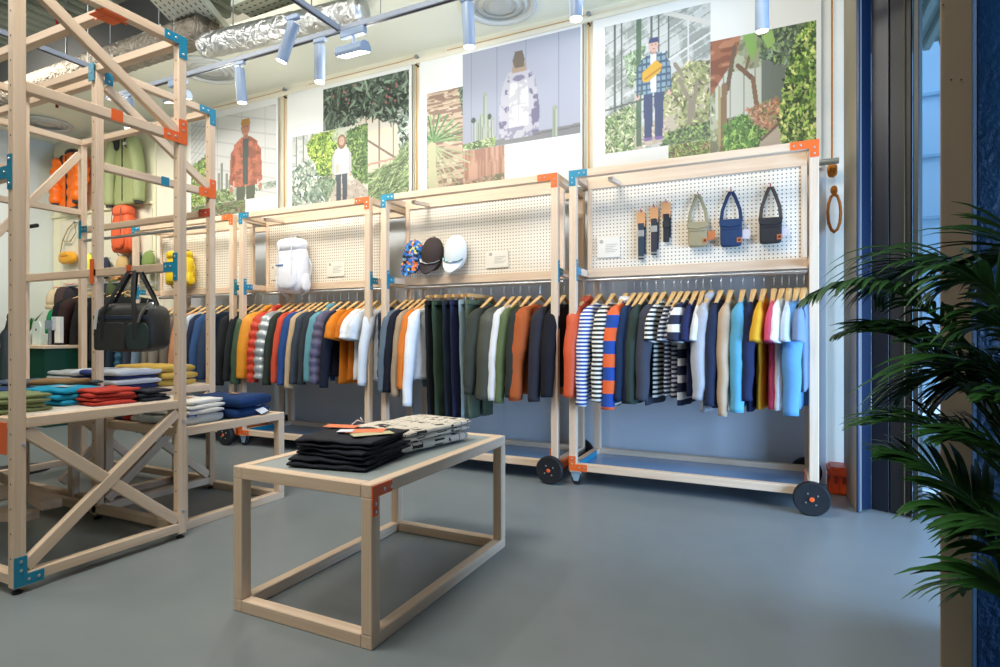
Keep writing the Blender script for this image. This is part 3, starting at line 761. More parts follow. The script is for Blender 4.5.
R2 = [
 (250, F('bk3', (30, 34, 38)), dict(L=.66, xr=1.0), 'black coat at the left end', 'coat'),
 (259, F('bk4', (36, 42, 44)), dict(L=.64), 'dark grey coat', 'coat'),
 (268, SHELL('gr6', (62, 92, 66)), dict(L=.66, xr=1.1), 'green shell jacket', 'jacket'),
 (277, SHELL('yo1', (246, 156, 30)), dict(L=.66, xr=1.1, r0=.075, hood=True), 'yellow orange shell jacket', 'jacket'),
 (287, SHELL('rd1', (226, 60, 34)), dict(L=.66, puffer=.018, d=.05, xr=.95, r0=.075, hood=True), 'red orange puffer jacket', 'puffer jacket'),
 (298, M('silver_down', (176, 184, 184), .32, .35, .08), dict(L=.64, puffer=.02, d=.05, xr=.95, r0=.08), 'silver puffer jacket', 'puffer jacket'),
 (305, F('dg7', (48, 60, 52)), dict(L=.64), 'dark green jacket beside the silver puffer', 'jacket'),
 (313, F('co1', (222, 76, 48)), dict(L=.62), 'coral red jacket', 'jacket'),
 (322, F('bl7', (36, 76, 144)), dict(L=.66, xr=1.0), 'royal blue jacket', 'jacket'),
 (329, F('bg3', (196, 168, 128)), dict(L=.64), 'sand coloured jacket', 'jacket'),
 (336, F('sl2', (58, 68, 82)), dict(L=.66), 'slate grey jacket', 'jacket'),
 (343, F('ch2', (50, 56, 62)), dict(L=.66), 'charcoal jacket', 'jacket'),
 (350, F('te1', (92, 154, 172)), dict(L=.62, xr=1.0, hood=True), 'teal jacket', 'jacket'),
 (358, F('pu1', (92, 90, 122), rough=.6), dict(L=.62, puffer=.012, d=.04, xr=.85, r0=.07), 'purple grey quilted jacket', 'puffer jacket'),
 (367, F('nv9', (24, 30, 48)), dict(L=.66), 'black graphic sweatshirt', 'sweatshirt'),
 (377, F('mu2', (228, 128, 22)), dict(L=.68, kind='short', r0=.085, xr=1.0), 'mustard orange tee', 'tee'),
 (386, F('mu3', (214, 116, 22)), dict(L=.68, kind='short', r0=.08), 'burnt orange tee', 'tee')]
R2 = [(239 + (u - 250) * (367 - 4 - 239 - 6) / (386 - 250) + 8, *r) for u, *r in R2]
R2 += [(371, WHITEF, dict(L=.66, kind='short', r0=.085), 'white tee beside the orange tees', 'tee'),
 (377, F('wh6', (206, 216, 226)), dict(L=.62, kind='short', r0=.07), 'pale grey tee at the right end', 'tee')]
fill(R2, 'rack under the white backpack', '', -.04, 500)
R1 = [
 (139, F('nv0', (30, 48, 66)), dict(L=.66), 'dark teal jacket at the left end', 'jacket'),
 (147, SHELL('bl0', (34, 84, 110)), dict(L=.62, puffer=.012, d=.03), 'petrol blue puffer jacket', 'puffer jacket'),
 (155, F('dn1', (52, 60, 74)), dict(L=.66), 'dark slate jacket', 'jacket'),
 (164, F('lb9', (110, 132, 150)), dict(L=.66), 'grey blue denim jacket', 'jacket'),
 (174, F('bg9', (120, 110, 96)), dict(L=.64), 'brown grey overshirt', 'shirt'),
 (182, F('ta1', (132, 122, 108)), dict(L=.66, xr=1.0), 'taupe jacket', 'jacket'),
 (192, F('ta2', (110, 100, 86)), dict(L=.66, hood=True, xr=1.0), 'olive taupe hooded jacket', 'jacket'),
 (201, F('br1', (190, 126, 84)), dict(L=.64, xr=1.0), 'caramel brown jacket', 'jacket'),
 (208, F('lb8', (180, 196, 212)), dict(L=.70), 'pale blue shirt', 'shirt'),
 (215, F('nva', (34, 44, 74)), dict(L=.64), 'navy jacket beside the pale shirt', 'jacket'),
 (222, F('bl9', (44, 78, 128)), dict(L=.62, xr=1.0), 'denim blue jacket', 'jacket'),
 (230, F('nvb', (44, 60, 84)), dict(L=.66, xr=1.0), 'slate navy jacket at the right end', 'jacket')]
fill(R1, 'leftmost rack', '', -.04, 700)
# ================================================================ PEGBOARD GOODS
PF = YF + .29 - .004      # front face of the pegboards
RED = M('red_hook', (200, 40, 44), .4)
def peg(x, z, label, mat=RED, y=None):
    y = PF if y is None else y
    o = tube('peg_hook', [(x, y + .002, z), (x, y - .03, z), (x, y - .045, z + .012)], .0035, mat, None, 8)
    return tag(o, label, 'hook', 'hooks on the pegboards')
def b_sbox(bm, c, h, n=14, m=20, p=4.0, nz=None, amp=0.0, mi=0):
    """rounded superellipsoid block"""
    c = Vector(c); rings = []
    def sp(v, e): return math.copysign(abs(v) ** e, v)
    e = 2 / p
    for i in range(1, n):
        a = -PI / 2 + PI * i / n; ring = []
        for k in range(m):
            b = 2 * PI * k / m
            v = Vector((h[0] * sp(math.cos(a), e) * sp(math.cos(b), e), h[1] * sp(math.cos(a), e) * sp(math.sin(b), e), h[2] * sp(math.sin(a), e)))
            if nz: v *= 1 + amp * nz(v.x * 30 + v.y * 17, v.z * 24)
            ring.append(bm.verts.new(c + v))
        rings.append(ring)
    for i in range(len(rings) - 1):
        for k in range(m):
            f = bm.faces.new([rings[i][k], rings[i][(k + 1) % m], rings[i + 1][(k + 1) % m], rings[i + 1][k]]); f.material_index = mi
    bt = bm.verts.new(c - Vector((0, 0, h[2]))); tp = bm.verts.new(c + Vector((0, 0, h[2])))
    for k in range(m):
        f = bm.faces.new([bt, rings[0][(k + 1) % m], rings[0][k]]); f.material_index = mi
        f = bm.faces.new([tp, rings[-1][k], rings[-1][(k + 1) % m]]); f.material_index = mi
def sbox(name, c, h, mat, parent=None, p=4.0, amp=0.0, seed=1, rot=None, loc=(0, 0, 0), n=14, m=20, label=None):
    bm = bmesh.new(); b_sbox(bm, c, h, n, m, p, hash_noise(seed) if amp else None, amp)
    return link(name, bm, mat, parent, loc, rot, True, label)
LOGO = M('tan_leather', (196, 112, 60), .6)
def pouch(x0, x1, z0, z1, zs, mat, dark, label, tagmat, tagx, strapmat):
    cx = (x0 + x1) / 2; w = x1 - x0; h = z1 - z0; t = empty('shoulder_bag', (cx, PF - .035, z0))
    sbox('body', (0, 0, h / 2), (w / 2, .028, h / 2), mat, t, 7, .01, 5)
    # flap with a shallow V edge
    bm = bmesh.new(); pts = [(-w / 2 - .002, h * .98), (w / 2 + .002, h * .98), (w / 2 + .002, h * .76), (0, h * .68), (-w / 2 - .002, h * .76)]
    lo = [bm.verts.new((p[0], -.0275, p[1])) for p in pts]; hi = [bm.verts.new((p[0], -.034, p[1])) for p in pts]
    bm.faces.new(lo); bm.faces.new(hi[::-1])
    for i in range(5): j = (i + 1) % 5; bm.faces.new([lo[i], lo[j], hi[j], hi[i]])
    bevel(bm, .002, 1); link('flap', bm, mat, t)
    box('seam', (-w / 2 + .01, -.0300, h * .60), (w / 2 - .01, -.0275, h * .615), dark, t, 0)
    for s in (-1, 1):
        tube('strap', [(s * w * .47, 0, h * .9), (s * w * .40, .005, h + (zs - z1) * .35), (s * w * .18, .012, h + (zs - z1) * .8), (s * .006, .012, h + (zs - z1))], .011, strapmat, t, 8, rad2=.003)
    box('leather_patch', (w * .28, -.0315, h * .12), (w * .28 + .03, -.029, h * .12 + .032), LOGO, t, .001)
    lg = lathe('patch_mark', [(.009, 0), (.009, -.001), (.001, -.001)], M('dark_stamp', (90, 46, 26), .7), t, 12, 'Y', (w * .28 + .015, -.0315, h * .12 + .016))
    box('price_tag', (w / 2 + tagx, -.01, h * .28), (w / 2 + tagx + .045, -.008, h * .62), tagmat, t, 0, rot=(0, math.radians(3), 0))
    tag(t, label, 'shoulder bag', 'small shoulder bags on the rightmost pegboard')
    peg(cx, zs + .005, 'red tipped peg hook holding the ' + label.split(' shoulder')[0] + ' shoulder bag')
pouch(-.548, -.425, 1.632, 1.80, 1.985, M('khaki_canvas', (158, 146, 112), .85, 0, .08, 30), M('khaki_dark', (96, 88, 64), .8), 'khaki canvas shoulder bag hanging left of the navy one', LOGO, -.002, M('khaki_strap', (150, 142, 108), .8))
pouch(-.345, -.212, 1.62, 1.80, 1.985, M('navy_canvas', (26, 54, 92), .8, 0, .1, 30), M('navy_dark2', (16, 30, 54), .8), 'navy canvas shoulder bag hanging in the middle of three', M('pale_tag', (206, 196, 200), .6), .0, M('navy_strap', (28, 48, 82), .8))
pouch(-.108, .022, 1.625, 1.79, 1.99, M('black_canvas', (44, 42, 44), .8, 0, .1, 30), M('black_dark', (24, 22, 22), .8), 'black canvas shoulder bag hanging right of the navy one', M('pale_tag', (206, 196, 200), .6), -.02, M('brown_strap', (78, 66, 56), .8))
for i, (x, zt, L, c) in enumerate(((-.868, 1.86, .29, (48, 62, 74)), (-.778, 1.885, .29, (50, 48, 56)), (-.695, 1.91, .23, (32, 34, 40)))):
    t = empty('belt', (x, PF - .02, zt)); bm_ = M('belt%d' % i, c, .8)
    box('card_hanger', (-.028, 0, -.06), (.028, .003, .045), M('kraft_orange', (220, 158, 104), .7), t, .001)
    box('webbing', (-.020, -.012, -L), (.020, 0, -.035), bm_, t, .003)
    box('webbing', (.008, .002, -L * .86), (.030, .012, -.02), bm_, t, .003)
    box('buckle', (-.023, -.017, -.13), (.023, -.011, -.085), STEEL if i < 2 else BLACK, t, .002)
    if i < 2: box('belt_tip', (-.021, -.014, -L + .01), (.021, -.010, -L + .022), STEEL, t, .001)
    d = ['slate blue webbing belt', 'charcoal webbing belt with long end', 'short black webbing belt'][i]
    tag(t, d + ' on an orange card on the pegboard', 'belt', 'belts on the rightmost pegboard'); peg(x, zt + .05, 'red tipped peg hook holding the ' + d)
def card(x, z, w, h, label):
    t = empty('sign_card', (x, PF - .012, z))
    box('card', (0, 0, 0), (w, .008, h), M('card_white', (236, 230, 216), .6), t, .001)
    bm = bmesh.new()
    for k in range(5): b_box(bm, (w * .38, -.0006, h * (.62 - k * .09)), (w * (.9 - .1 * (k % 3)), 0, h * (.62 - k * .09) + .004))
    link('printed_lines', bm, M('grey_print', (176, 170, 158), .7), t)
    lathe('round_mark', [(.014, 0), (.014, -.0008), (.001, -.0008)], M('grey_print', (176, 170, 158), .7), t, 20, 'Y', (w * .2, 0, h * .8))
    tag(t, label, 'sign', 'small cards on the pegboards')
card(-1.19, 1.60, .17, .145, 'small white information card left of the belts on the pegboard')
card(-2.095, 1.57, .19, .135, 'small cream card right of the caps on the pegboard')
card(-4.45, 1.57, .14, .15, 'small cream card left of the white backpack')
card(-3.745, 1.57, .20, .14, 'small cream card right of the white backpack')
card(-5.02, 1.57, .14, .16, 'small white card right of the yellow backpack on the leftmost rack'); card(-5.62 - .25, 1.57, .2, .14, 'small card left of the yellow backpack on the leftmost rack')
def pattern_mat(key, base, cols, sc=30):
    m, nt, b = newmat(key); tc = N(nt, 'ShaderNodeTexCoord')
    v = N(nt, 'ShaderNodeTexVoronoi'); v.inputs['Scale'].default_value = sc; nt.links.new(tc.outputs['Object'], v.inputs['Vector'])
    sp = N(nt, 'ShaderNodeSeparateColor'); nt.links.new(v.outputs['Color'], sp.inputs[0])
    rp = N(nt, 'ShaderNodeValToRGB'); rp.color_ramp.interpolation = 'CONSTANT'; e = rp.color_ramp.elements
    e[0].color = rgb(base); e[1].position = .3; e[1].color = rgb(cols[0])
    for i, c in enumerate(cols[1:]): q = e.new(.3 + .7 * (i + 1) / len(cols)); q.color = rgb(c)
    nt.links.new(sp.outputs[0], rp.inputs[0]); nt.links.new(rp.outputs[0], b.inputs['Base Color']); b.inputs['Roughness'].default_value = .8
    return m
def cap(x, z, crown, brim, label, y=PF, s=1.0, tilt=0, band=None, hook=True, cat='cap', grp='caps on the pegboard'):
    t = empty('baseball_cap', (x, y - .045 * s, z)); t.rotation_euler = (0, tilt, 0)
    bm = bmesh.new(); n = 12; rings = []
    for i in range(n):    # dome: half ellipsoid facing the room, hung by its back strap
        a = PI * i / (n - 1); ring = []
        for k in range(17):
            b = PI * k / 16
            r = math.sin(a) ** .8
            ring.append(bm.verts.new((-.082 * s * r * math.cos(b), -.062 * s * r * math.sin(b) * 1.0 - .0, s * (.005 - .115 * -math.cos(a) * 1.0) if False else s * (.02 + .112 * math.cos(a)))))
        rings.append(ring)
    for i in range(n - 1):
        for k in range(16): bm.faces.new([rings[i][k], rings[i][k + 1], rings[i + 1][k + 1], rings[i + 1][k]])
    bmesh.ops.remove_doubles(bm, verts=bm.verts[:], dist=.0005)
    o = link('crown', bm, crown, t, smooth=True); sm = o.modifiers.new('thickness', 'SOLIDIFY'); sm.thickness = .003
    bm = bmesh.new(); rows = []
    for i in range(7):
        v = i / 6; row = []
        for k in range(13):
            u = -1 + k / 6; w = .078 * s * (1 - .12 * v)
            x_ = u * w; zz = -.045 * s - .075 * s * v * (1 - .55 * u * u) + .03 * s * (-(abs(u) ** 2)) * -1 * 0; yy = -.058 * s - .018 * s * v + .034 * s * u * u
            row.append(bm.verts.new((x_, yy, zz + .022 * s * abs(u) ** 2)))
        rows.append(row)
    for i in range(6):
        for k in range(12): bm.faces.new([rows[i][k], rows[i][k + 1], rows[i + 1][k + 1], rows[i + 1][k]])
    o = link('brim', bm, brim, t, smooth=True); sm = o.modifiers.new('thickness', 'SOLIDIFY'); sm.thickness = .004
    if band:
        tube('band', [(-.072 * s, -.030 * s, -.02 * s), (-.05 * s, -.054 * s, -.040 * s), (0, -.066 * s, -.050 * s), (.05 * s, -.054 * s, -.040 * s), (.072 * s, -.030 * s, -.02 * s)], .009 * s, band, t, 8, rad2=.003)
    lathe('top_button', [(.007, 0), (.007, -.004), (.001, -.006)], crown, t, 10, 'Y', (0, -.058 * s, .05 * s))
    tube('strap', [(-.04 * s, -.01, .10 * s), (0, 0, .135 * s), (.04 * s, -.01, .10 * s)], .007 * s, brim, t, 8, rad2=.002)
    tag(t, label, cat, grp)
    if hook: peg(x, z + .13 * s, 'peg hook holding the ' + label.split(' hanging')[0], M('dark_hook', (60, 50, 46), .5), y)
FLOR = pattern_mat('floral_print', (36, 104, 186), [(26, 40, 44), (62, 150, 214), (228, 118, 60), (30, 50, 60), (206, 200, 110), (52, 120, 200)], 52)
TEALB = pattern_mat('teal_band', (40, 120, 140), [(40, 86, 170), (200, 220, 220), (30, 140, 120)], 60)
cap(-2.76, 1.67, FLOR, FLOR, 'blue floral patterned cap hanging left of two others', tilt=.12, s=1.25)
cap(-2.57, 1.68, M('dark_brown_cord', (54, 42, 40), .8, 0, .1, 30), M('brown_brim', (46, 36, 38), .7), 'dark brown cap hanging between two others', tilt=.12, s=1.25, band=M('white_lettering', (190, 190, 190), .6))
cap(-2.35, 1.68, M('white_terry', (226, 232, 232), .8), M('white_brim', (234, 236, 236), .7), 'white cap with teal band hanging right of two others', tilt=.10, s=1.25, band=TEALB)
def backpack(x, z, w, h, mat, dark, label, y=PF, d=.09, lidmat=None, logo=None, yaw=0, hook=True, straps=True):
    t = empty('backpack', (x, y - d * .9 - .01, z), yaw)
    sbox('body', (0, 0, h * .46), (w / 2, d * .8, h * .46), mat, t, 3.2, .03, 3)
    sbox('lid', (0, -.01, h * .90), (w * .47, d * .85, h * .13), lidmat or mat, t, 2.8, .03, 8)
    sbox('front_pocket', (0, -d * .72, h * .34), (w * .36, d * .30, h * .26), mat, t, 3, .03, 5)
    sbox('side_pocket', (w * .47, 0, h * .2), (w * .09, d * .5, h * .17), mat, t, 2.6); sbox('side_pocket', (-w * .47, 0, h * .2), (w * .09, d * .5, h * .17), mat, t, 2.6)
    tube('grab_loop', [(-.03, 0, h * 1.0), (-.02, 0, h * 1.08), (.02, 0, h * 1.08), (.03, 0, h * 1.0)], .006, dark, t, 8)
    if straps:
        for s in (-1, 1):
            tube('compression_strap', [(s * w * .22, -d * .88, h * .97), (s * w * .24, -d * 1.02, h * .75), (s * w * .24, -d * 1.0, h * .45), (s * w * .22, -d * .9, h * .12)], .007, dark, t, 8, rad2=.003)
            tube('shoulder_strap', [(s * w * .3, d * .3, h * .85), (s * w * .62, d * .2, h * .5), (s * w * .5, d * .1, h * .05), (s * w * .3, 0, -.02)], .010, dark, t, 8, rad2=.004)
    if logo: box('logo_patch', (-.10 * w / .3, -d * 1.05, h * .50), (-.02, -d * 1.0, h * .53), logo, t, .001)
    tag(t, label, 'backpack')
    if hook: peg(x, z + h * 1.07, 'peg hook carrying the ' + label.split(' hanging')[0], M('dark_hook', (60, 50, 46), .5), y)
backpack(-4.07, 1.42, .34, .50, M('white_ripstop', (232, 234, 240), .55, 0, .04, 9, .6, 16), M('pale_strap', (204, 208, 216), .6), 'white climbing backpack hanging on the pegboard above the puffer jackets', d=.10, logo=M('blue_logo', (70, 110, 160), .5))
backpack(-5.66, 1.55, .34, .36, M('yellow_nylon', (232, 198, 20), .5, 0, .1, 9, .5, 16), M('yellow_strap', (196, 164, 20), .6), 'bright yellow backpack hanging on the leftmost rack behind the tower', d=.10)
# ================================================================ LOW TABLES
GREYTOP = M('grey_laminate', (150, 160, 160), .5, 0, .04, 4)
def low_table(x0, x1, y0, y1, H, label, plates=(), w=.046, base=True):
    t = empty('display_table', (x0, y0, 0)); W = x1 - x0; D = y1 - y0; h = w / 2
    for x in (h, W - h):
        for y in (h, D - h): timber(t, (x, y, w), (x, y, H - w), 'leg', w, w)
    for z, nm in ((H - h, 'top_rail'), (h, 'base_rail')):
        for x in (h, W - h): timber(t, (x, 0, z), (x, D, z), nm, w, w)
        for y in (h, D - h): timber(t, (w, y, z), (W - w, y, z), nm, w, w)
    box('table_top', (w, w, H - .02), (W - w, D - w, H - .004), GREYTOP, t, .001)
    tag(t, label, 'table'); return t, W, D, H, w
t, W, D, H, w = low_table(-1.865, -1.21, 1.538, 2.578, .548, 'low birch timber table in the foreground with grey top and folded trousers')
# orange corner plate on the +X face, near corner
plate(t, (W, 0, H - .004), Y_, Z_, [(0, 0), (.0, -.102), (.030, -.102), (.030, -.040), (.108, -.040), (.108, 0)], [(.015, -.088), (.015, -.062), (.062, -.022), (.10, -.022)], ORANGE)
low_table(-3.88, -2.845, 2.02, 2.735, .548, 'low birch timber table behind the wooden tower with white and navy sweaters')
# ================================================================ TOWERS
t = empty('timber_display_tower', (-2.75, 1.238, 0)); w = .044; HT = 2.57; D = .75; WX = 1.52; h = w / 2
def TP(x, y, z0=.025, z1=HT, hol=None): timber(t, (x, y, z0), (x, y, z1), 'post', w, w, holes=hol)
tag(t, 'tall birch timber tower at the left edge with folded clothes on its deck', 'display tower')
TP(-h, h, hol=('z-', 'y-')); TP(-h, D - h, hol=('z-', 'y-')); TP(-.706 - h, D - h, hol=('y-', 'z-')); TP(-WX + h, h); TP(-WX + h, D - h)
# timber(): for vertical posts local y/z faces depend on the frame; holes on both
for z, nm in ((HT - h, 'top_rail'), (2.055, 'middle_rail'), (.688, 'deck_rail'), (.06, 'base_rail')):
    timber(t, (-h, w, z), (-h, D - w, z), nm, w, w)
    timber(t, (-WX + h, w, z), (-WX + h, D - w, z), nm, w, w)
for z, nm in ((HT - h, 'top_rail'), (1.393, 'middle_rail'), (.688, 'deck_rail'), (.06, 'base_rail')):
    timber(t, (-w, D - h, z), (-WX + w, D - h, z), nm, w, w)
    if nm != 'middle_rail': timber(t, (-w, h, z), (-WX + w, h, z), nm, w, w)
timber(t, (-w, .40, HT - h), (-WX + w, .40, HT - h), 'top_rail', w, w)
timber(t, (-w, h, 1.70), (-WX + w, h, 1.70), 'middle_rail', w, w)
box('deck', (-WX + w, w, .695), (-w, D - w, .711), M('pale_deck', (222, 214, 200), .5, 0, .03), t, .001)
DG = [0]
def diag(t, a, b, dx=0):
    DG[0] += 1; q = .0025 if DG[0] % 2 else 0
    timber(t, (a[0] + q, a[1], a[2]), (b[0] + q, b[1], b[2]), 'brace', .032, .05)
diag(t, (-h, w, 2.50), (-h, D - w, 2.08)); diag(t, (-h - .0, w, .655), (-h, D - w, .095)); diag(t, (-h + .0, w, .10), (-h, D - w, .650))
diag(t, (-w, D - h, 2.52), (-.69, D - h, 1.42)) if False else None
diag(t, (-WX + h, w, .655), (-WX + h, D - w, .095)); diag(t, (-WX + h, w, .10), (-WX + h, D - w, .650))
def fbolt(poly): return poly
def xplate(t, x, y, z, poly, bolts, mat): return plate(t, (x, y, z), Y_, Z_, poly, bolts, mat)
xplate(t, 0, .0, .03, Lpoly(.105, .12, .045), Lbolts(.105, .12, .045), BLUE)
xplate(t, 0, D, HT, [(0, 0), (-.12, 0), (-.12, -.045), (-.045, -.045), (-.045, -.11), (0, -.11)], [(-.1, -.022), (-.06, -.022), (-.022, -.09)], BLUE)
xplate(t, 0, D, 2.02, [(0, 0), (0, .125), (-.045, .125), (-.045, .055), (-.125, .055), (-.125, 0)], [(-.022, .1), (-.022, .07), (-.1, .028), (-.065, .028)], ORANGE)
xplate(t, 0, .40, 2.03, [(-.025, 0), (.025, 0), (.025, .052), (-.025, .052)], [], ORANGE)
xplate(t, -w, .33, HT - .052, [(0, 0), (.14, 0), (.14, .052), (0, .052)], [], ORANGE)
plate(t, (-w, .40 - h, HT - .052), -X_, Z_, [(0, 0), (.09, 0), (.09, .052), (0, .052)][::-1], [], ORANGE)
box('bracket', (-w - .07, .34, HT - w - .006), (-.002, .45, HT - w - .001), ORANGE, t, .001)
# T plate on the near-facing side of far post at the middle rail
TPL = [(0, -.07), (.032, -.07), (.032, .07), (0, .07), (0, .025), (-.075, .025), (-.075, -.025), (0, -.025)]
plate(t, (-.042, D - w, 1.393), X_, Z_, TPL, [(.016, -.05), (.016, .05), (-.02, 0), (-.055, 0)], BLUE)
plate(t, (-.042, 0, 1.70), X_, Z_, [(p[0] + .0, p[1]) for p in TPL], [(.016, -.05), (.016, .05), (-.02, 0)], BLUE)
plate(t, (-.405, D - w - .001, 1.366), X_, Z_, [(-.018, 0), (.018, 0), (.018, .054), (-.018, .054)], [], ORANGE)
plate(t, (-.735, D - w - .002, 1.33), X_, Z_, [(-.02, 0), (.012, 0), (.012, .14), (-.02, .14)], [], ORANGE)
box('bracket', (-.05, -.003, .56), (-.13, .0, .69), ORANGE, t, .001)
for (y, z) in ((.035, .60), (D - .02, .60), (D - .02, .14)): b_ = bpy.data.objects.new('bolt', bolt_mesh()); COL.objects.link(b_); b_.parent = t; b_.location = (0, y, z); b_.rotation_euler = (0, PI / 2, 0); b_.scale = (1.3, 1.3, 1.3)
for (x, y) in ((-h, h), (-h, D - h), (-WX + h, h), (-WX + h, D - h), (-.706 - h, D - h)): lathe('levelling_foot', [(.018, 0), (.02, .006), (.008, .012), (.006, .03)], BLACK, t, 16, 'Z', (x, y, .001))
# second tower, diagonal to the first
t2 = empty('timber_display_tower', (-3.45, 1.987, 0)); DY = .72
t = t2; tag(t, 'second birch timber tower set diagonally behind the first one', 'display tower')
TP(-h, DY - h, hol=('y-', 'z-')); TP(-WX + h, DY - h); TP(-WX + h, h)
TP(-h - .02, .04, z1=.66) 
for z, nm in ((HT - h, 'top_rail'), (2.0, 'middle_rail'), (.688, 'deck_rail'), (.06, 'base_rail')):
    timber(t, (-h, 0.0, z), (-h, DY - w, z), nm, w, w); timber(t, (-WX + h, w, z), (-WX + h, DY - w, z), nm, w, w)
    if nm != 'middle_rail':
        timber(t, (-w, h + .05, z), (-WX + w, h + .05, z), nm, w, w)
    if nm != 'middle_rail': timber(t, (-w, DY - h, z), (-WX + w, DY - h, z), nm, w, w)
timber(t, (-w, DY - h, 1.865), (-WX + w, DY - h, 1.865), 'middle_rail', w, w)
tube('hanging_rod', [(-w, DY - h, 1.78), (-WX + w, DY - h, 1.78)], .011, STEEL, t)
diag(t, (-h, .02, 2.46), (-h, DY - w, 2.04)); diag(t, (-WX + h, w, 1.62), (-WX + h, DY - w, 2.46))
diag(t, (-h, .02, .655), (-h, DY - w, .095)); diag(t, (-h, .02, .10), (-h, DY - w, .65))
diag(t, (-WX * .5 - .0, .12, .655), (-WX * .5 - .0, DY - w, .095)); diag(t, (-WX * .5 + .1, .12, .10), (-WX * .5 + .1, DY - w, .65))
box('deck', (-WX + w, w, .695), (-w, DY - w, .711), M('pale_deck', (222, 214, 200), .5, 0, .03), t, .001)
xplate(t, 0, DY, HT, [(0, 0), (-.12, 0), (-.12, -.045), (-.045, -.045), (-.045, -.11), (0, -.11)], [(-.1, -.022), (-.06, -.022), (-.022, -.09)], BLUE)
xplate(t, 0, 0.0, HT, [(0, 0), (0, -.10), (.045, -.10), (.045, -.045), (.12, -.045), (.12, 0)], [(.1, -.022), (.06, -.022), (.022, -.08)], BLUE)
plate(t, (-.052, -.054, HT - .1), X_, Z_, [(0, 0), (.05, 0), (.05, .10), (0, .10)], [(.025, .05)], BLUE)
xplate(t, 0, DY, 1.965, [(0, 0), (0, .125), (-.045, .125), (-.045, .06), (-.125, .06), (-.125, 0)], [(-.022, .1), (-.08, .03)], ORANGE)
xplate(t, 0, .36, 1.973, [(-.025, 0), (.025, 0), (.025, .054), (-.025, .054)], [], BLUE)
plate(t, (-.11, DY - w, 1.84), X_, Z_, [(0, 0), (.11, 0), (.11, .054), (0, .054)], [(.03, .027), (.07, .027)], M('brick_red_paint', (186, 70, 44), .4))
plate(t, (-WX + w, DY - w, 1.865), X_, Z_, [(-p[0], p[1]) for p in TPL[::-1]], [(.02, 0), (.055, 0)], BLUE)
for (x, y) in ((-h, DY - h), (-WX + h, h), (-WX + h, DY - h)): lathe('levelling_foot', [(.018, 0), (.02, .006), (.008, .012), (.006, .03)], BLACK, t, 16, 'Z', (x, y, .001))
# ================================================================ FOLDED CLOTHES
def folded(name, x, y, z, w, d, hh, mat, label, cat, layers=2, rz=0, seed=1, group=None, sag=.012, edge=None):
    """a folded garment: layers of cloth joined by rolled fold edges on the +x side"""
    nz = hash_noise(seed); t = bmesh.new(); th = hh / layers
    for L in range(layers):
        z0 = L * th; n, m = 16, 22; rings = []
        ins = .012 * nz(L * 3, 1); ins2 = .012 * nz(1, L * 5)
        for i in range(n + 1):
            s = math.sin((-1 + 2 * i / n) * PI / 2); ring = []
            for k in range(m):
                a = 2 * PI * k / m; ca, sa = math.cos(a), math.sin(a)
                yy = (d / 2 + ins2) * math.copysign(abs(ca) ** .45, ca) ; zz = th * .52 * math.copysign(abs(sa) ** .6, sa)
                e = (1 - abs(s) ** 24) ** .5 if abs(s) < 1 else .0
                e = max(e, .84)
                xx = s * (w / 2 + ins)
                wv = .006 * nz(xx * 9 + L, yy * 8) + sag * nz(xx * 3, yy * 3 + 2) * (z0 / max(hh, .01))
                zq = z0 + th / 2 + zz * e + (wv if z0 + zz > .004 - th / 2 or L else 0) * (0 if (L == 0 and sa < 0) else 1)
                ring.append(t.verts.new((xx, yy * (1 - .03 * (1 - e)), max(zq, .001))))
            rings.append(ring)
        for i in range(n):
            for k in range(m): t.faces.new([rings[i][k], rings[i][(k + 1) % m], rings[i + 1][(k + 1) % m], rings[i + 1][k]])
        t.faces.new(rings[0][::-1]); t.faces.new(rings[-1])
    o = link(name, t, mat, None, (x, y, z), (0, 0, rz), True)
    tag(o, label, cat, group); return o
H1 = .5445
BLKD = F('black_denim', (26, 30, 42), rough=.75, var=.2); 
pos = (-1.53, 1.82)
for i, (dx, dy, rz, hh) in enumerate(((-.006, -.01, .16, .038), (.012, .006, .0, .034), (.0, .018, .15, .034))):
    zz = H1 + sum((.038, .034, .034)[:i]) + .001
    o = folded('folded_trousers', pos[0] + dx, pos[1] + dy, zz, .335 - .008 * i, .325, hh, BLKD, 'black folded trousers, ' + ['bottom of', 'middle of', 'topmost of'][i] + ' the stack on the foreground table', 'trousers', 2, rz, 10 + i, 'black trousers on the front table', sag=.003)
zt = H1 + .109
tp = o
box('waist_label', (-.16, .06, 0), (-.02, .13, .0015), M('label_orange', (238, 130, 84), .7), None, 0, (pos[0] - .02, pos[1] + .03, zt + .002), (0.0, .02, .3))
lb = bpy.data.objects['waist_label']; lb.name = 'paper_label'; tag(lb, 'orange paper label lying on the black trousers at the back', 'label')
lb = box('paper_label', (-.05, -.03, 0), (.10, .05, .0015), M('label_orange', (238, 130, 84), .7), None, 0, (pos[0] + .02, pos[1] + .02, zt + .0045), (0.02, -.02, .45)); tag(lb, 'orange paper label with white end in the middle of the black trousers', 'label')
lb = box('paper_label', (-.08, -.035, 0), (.08, .035, .0015), M('label_khaki', (196, 190, 150), .8), None, 0, (pos[0] + .10, pos[1] + .0, zt + .0045), (0.0, 0.0, .95)); tag(lb, 'khaki fabric label on the front right of the black trousers', 'label')
lb = box('paper_label', (-.03, -.03, 0), (.03, .03, .0015), M('label_white', (224, 228, 236), .6), None, 0, (pos[0] - .03, pos[1] + .0, zt + .0065), (0.0, 0.0, .45)); tag(lb, 'white square paper label beside the orange one on black trousers', 'label')
tb = tube('drawstring', [(-.10, .14, .0), (-.08, .15, .02), (-.05, .15, .012), (-.07, .16, .03)], .003, WHITEF, tp, 8, (0, 0, .04))
